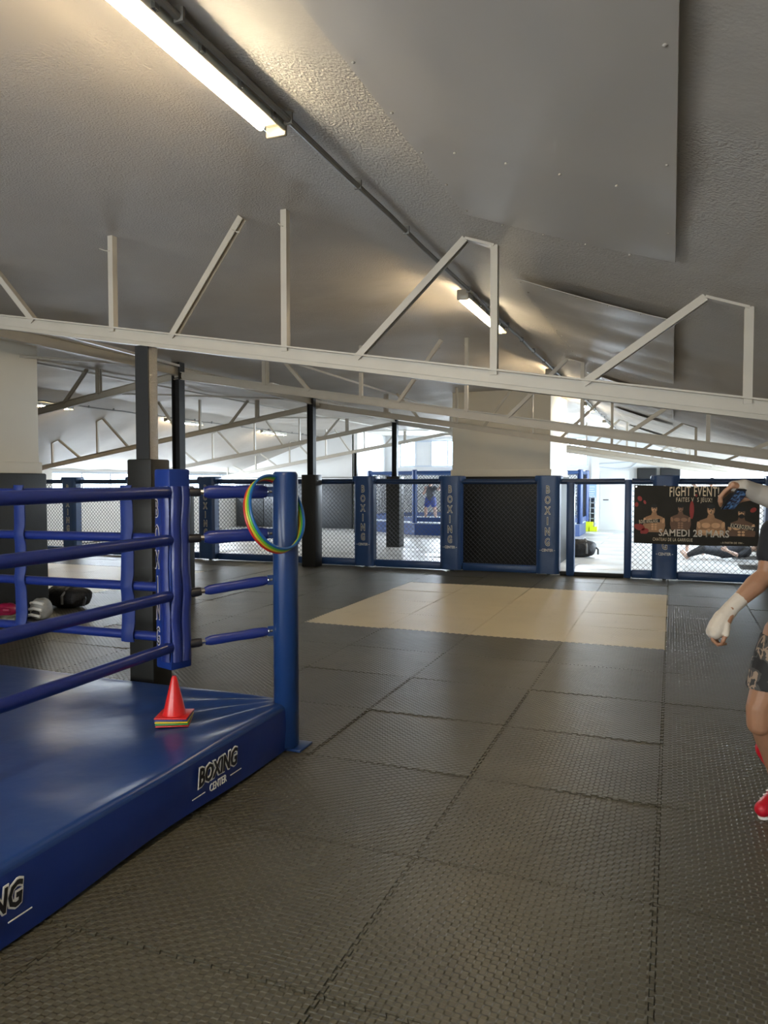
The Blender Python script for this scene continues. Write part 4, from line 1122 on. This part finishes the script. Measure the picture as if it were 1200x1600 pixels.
        m = MB(); loft(m, [((A.x-.045, A.y-.07, .0), .044, .145, -.50), ((A.x-.045, A.y-.07, .014), .047, .148, -.50)]); m.build('sole', M['white'], bt, smooth=True)
    # phone (held: its own thing)
    ph_ = thing('smartphone', 'dark smartphone with a lit screen held in the wrapped hand', 'phone', tuple((A_+C_)/2))
    def plate(mb, k0, k1, ins):
        nrm = (B_-A_).cross(D_-A_).normalized(); cen = (A_+B_+C_+D_)/4
        if nrm.y > 0: nrm = -nrm
        pts = [cen+(p-cen)*ins for p in (A_, B_, C_, D_)]
        mb.add([p+nrm*k0 for p in pts]+[p+nrm*k1 for p in pts], [(0, 1, 2, 3), (7, 6, 5, 4), (0, 4, 5, 1), (1, 5, 6, 2), (2, 6, 7, 3), (3, 7, 4, 0)])
    m = MB(); plate(m, -.004, .004, 1.0); m.build('case', M['black'], ph_, bevel=.002)
    sm = bpy.data.materials.new('phone_screen'); sm.use_nodes = True; nt = sm.node_tree; bb = nt.nodes['Principled BSDF']
    ge = nt.nodes.new('ShaderNodeNewGeometry'); nz = nt.nodes.new('ShaderNodeTexNoise'); nz.inputs['Scale'].default_value = 70; nz.inputs['Detail'].default_value = 1
    cr = nt.nodes.new('ShaderNodeValToRGB'); cr.color_ramp.elements[0].position = .42; cr.color_ramp.elements[0].color = (.008, .012, .03, 1); cr.color_ramp.elements[1].position = .68; cr.color_ramp.elements[1].color = (.10, .22, .42, 1)
    nt.links.new(ge.outputs['Position'], nz.inputs['Vector']); nt.links.new(nz.outputs['Fac'], cr.inputs[0]); nt.links.new(cr.outputs[0], bb.inputs['Emission Color']); bb.inputs['Emission Strength'].default_value = .4
    bb.inputs['Base Color'].default_value = (.01, .01, .01, 1); bb.inputs['Roughness'].default_value = .15
    m = MB(); plate(m, .004, .0052, .88); m.build('screen', sm, ph_)
boxer()

def figure(label, J, skin, top=None, bottom=None, hair=(.02, .015, .01), yaw=0, vox=.009, sleeve=.5, leg=.55, group=None):
    """J: joint positions; J['pelvis'] is the anchor"""
    J = {k: Vector(v) for k, v in J.items()}; pe, ch, ne, hd = J['pelvis'], J['chest'], J['neck'], J['head']
    t = thing('person', label, 'person', (pe.x, pe.y, 0), group)
    sk = skinmat('skin', skin); b = MB()
    def torso(mb, g):
        ax = (ch-pe); frustum(mb, J['hip_l'], J['hip_r'], .105+g, .105+g); frustum(mb, pe, pe.lerp(ch, .5), .125+g, .118+g); frustum(mb, pe.lerp(ch, .5), ch, .118+g, .135+g)
        frustum(mb, ch, J['sh_l'], .105+g, .062+g); frustum(mb, ch, J['sh_r'], .105+g, .062+g)
    torso(b, 0); frustum(b, ch, ne, .09, .052); frustum(b, ne, hd, .05, .05)
    P = head_shape(b, hd, yaw)
    for s in 'lr':
        sh, el, wr = J['sh_'+s], J['el_'+s], J['wr_'+s]; hp, kn, an = J['hip_'+s], J['kn_'+s], J['an_'+s]
        frustum(b, sh, el, .052, .040); frustum(b, el, el.lerp(wr, .3), .042, .043); frustum(b, el.lerp(wr, .3), wr, .043, .027)
        hand_shape(b, wr, wr-el, Vector((math.cos(yaw), math.sin(yaw), 0))*(1 if s == 'l' else -1)+Vector((0, 0, .3)), 1.0, .7)
        frustum(b, hp, kn, .090, .058); frustum(b, kn, kn.lerp(an, .35), .057, .058); frustum(b, kn.lerp(an, .35), an, .057, .035)
        toe = J['toe_'+s]; frustum(b, an, an+Vector((0, 0, -.04)), .038, .038); frustum(b, an+Vector((0, 0, -.045)), toe, .036, .026)
    remesh(b, 'body', sk, t, vox, 2)
    m = MB(); Mx = Matrix.Rotation(yaw, 3, 'Z'); m.ball(P(0, .024, .045), (.08, .092, .088), 16, 12, Mx); m.build('hair', mat('hair', hair, .7), t, smooth=True)
    if top:
        m = MB(); torso(m, .014)
        for s in 'lr': frustum(m, J['sh_'+s], J['sh_'+s].lerp(J['el_'+s], sleeve), .066, .058)
        remesh(m, 'shirt', mat('shirt_cloth', top, .75), t, .013, 2)
    if bottom:
        m = MB(); frustum(m, J['hip_l'], J['hip_r'], .124, .124)
        for s in 'lr':
            frustum(m, J['hip_'+s], J['hip_'+s].lerp(J['kn_'+s], leg), .112, .088 if leg > .9 else .098)
            if leg > .9: frustum(m, J['kn_'+s], J['kn_'+s].lerp(J['an_'+s], .85), .075, .06)
        remesh(m, 'shorts' if leg < .9 else 'trousers', mat('lower_cloth', bottom, .7), t, .013, 2)
    return t
def stand(x, y, z0, yaw=0, arms=None, spread=.13, H=1.0):
    c, s = math.cos(yaw), math.sin(yaw); R = lambda a, b, h: (x+(a*c-b*s)*H, y+(a*s+b*c)*H, z0+h*H)
    J = dict(pelvis=R(0, 0, .95), chest=R(0, -.01, 1.30), neck=R(0, 0, 1.46), head=R(0, -.02, 1.61), sh_l=R(.185, 0, 1.40), sh_r=R(-.185, 0, 1.40),
             el_l=R(.25, .02, 1.13), el_r=R(-.25, .02, 1.13), wr_l=R(.26, -.06, .89), wr_r=R(-.26, -.06, .89), hip_l=R(.09, 0, .92), hip_r=R(-.09, 0, .92),
             kn_l=R(spread, -.03, .50), kn_r=R(-spread, -.03, .50), an_l=R(spread+.03, .03, .09), an_r=R(-spread-.03, .03, .09), toe_l=R(spread+.05, -.12, .03), toe_r=R(-spread-.05, -.12, .03))
    if arms: J.update({k: R(*v) for k, v in arms.items()})
    return J
figure('distant fighter in dark top and blue shorts standing inside the octagonal cage',
       stand(-7.35, 23.1, .40, .0, dict(el_l=(.40, -.08, 1.32), wr_l=(.52, -.25, 1.48), el_r=(-.27, -.14, 1.15), wr_r=(-.12, -.32, 1.36)), spread=.20, H=.76),
       (.52, .30, .22), top=(.03, .035, .05), bottom=(.02, .045, .25), hair=(.10, .06, .03), leg=.6)
figure('bare-legged person standing behind the banner with reddish hair', stand(.50, 18.3, 0, 0, H=1.0), (.50, .32, .24), top=(.10, .10, .11), bottom=(.02, .02, .02), hair=(.22, .05, .04), leg=.45)
figure('bare-legged person standing behind the banner with dark hair', stand(.86, 18.85, 0, .5, H=1.01), (.45, .27, .19), top=(.02, .02, .025), bottom=(.02, .02, .02), leg=.4)
# grappler lying on the pale mats
gx, gy = 1.12, 17.3
G = dict(pelvis=(gx-.05, gy, .17), chest=(gx+.33, gy+.05, .20), neck=(gx+.48, gy+.05, .24), head=(gx+.60, gy+.02, .28), sh_l=(gx+.38, gy-.16, .22), sh_r=(gx+.38, gy+.24, .22),
         el_l=(gx+.20, gy-.30, .12), el_r=(gx+.2, gy+.36, .12), wr_l=(gx-.02, gy-.30, .22), wr_r=(gx, gy+.3, .2), hip_l=(gx-.08, gy-.09, .16), hip_r=(gx-.08, gy+.10, .16),
         kn_l=(gx-.45, gy-.18, .22), kn_r=(gx-.42, gy+.18, .26), an_l=(gx-.80, gy-.12, .08), an_r=(gx-.75, gy+.16, .08), toe_l=(gx-.92, gy-.14, .16), toe_r=(gx-.88, gy+.14, .16))
figure('grappler in black kit lying on the pale mats behind the fence', G, (.5, .33, .25), top=(.010, .012, .018), bottom=(.010, .012, .018), yaw=0, sleeve=.95, leg=1.0)
print('objects', len(bpy.data.objects), 'tris', sum(len(m.polygons) for m in bpy.data.meshes))
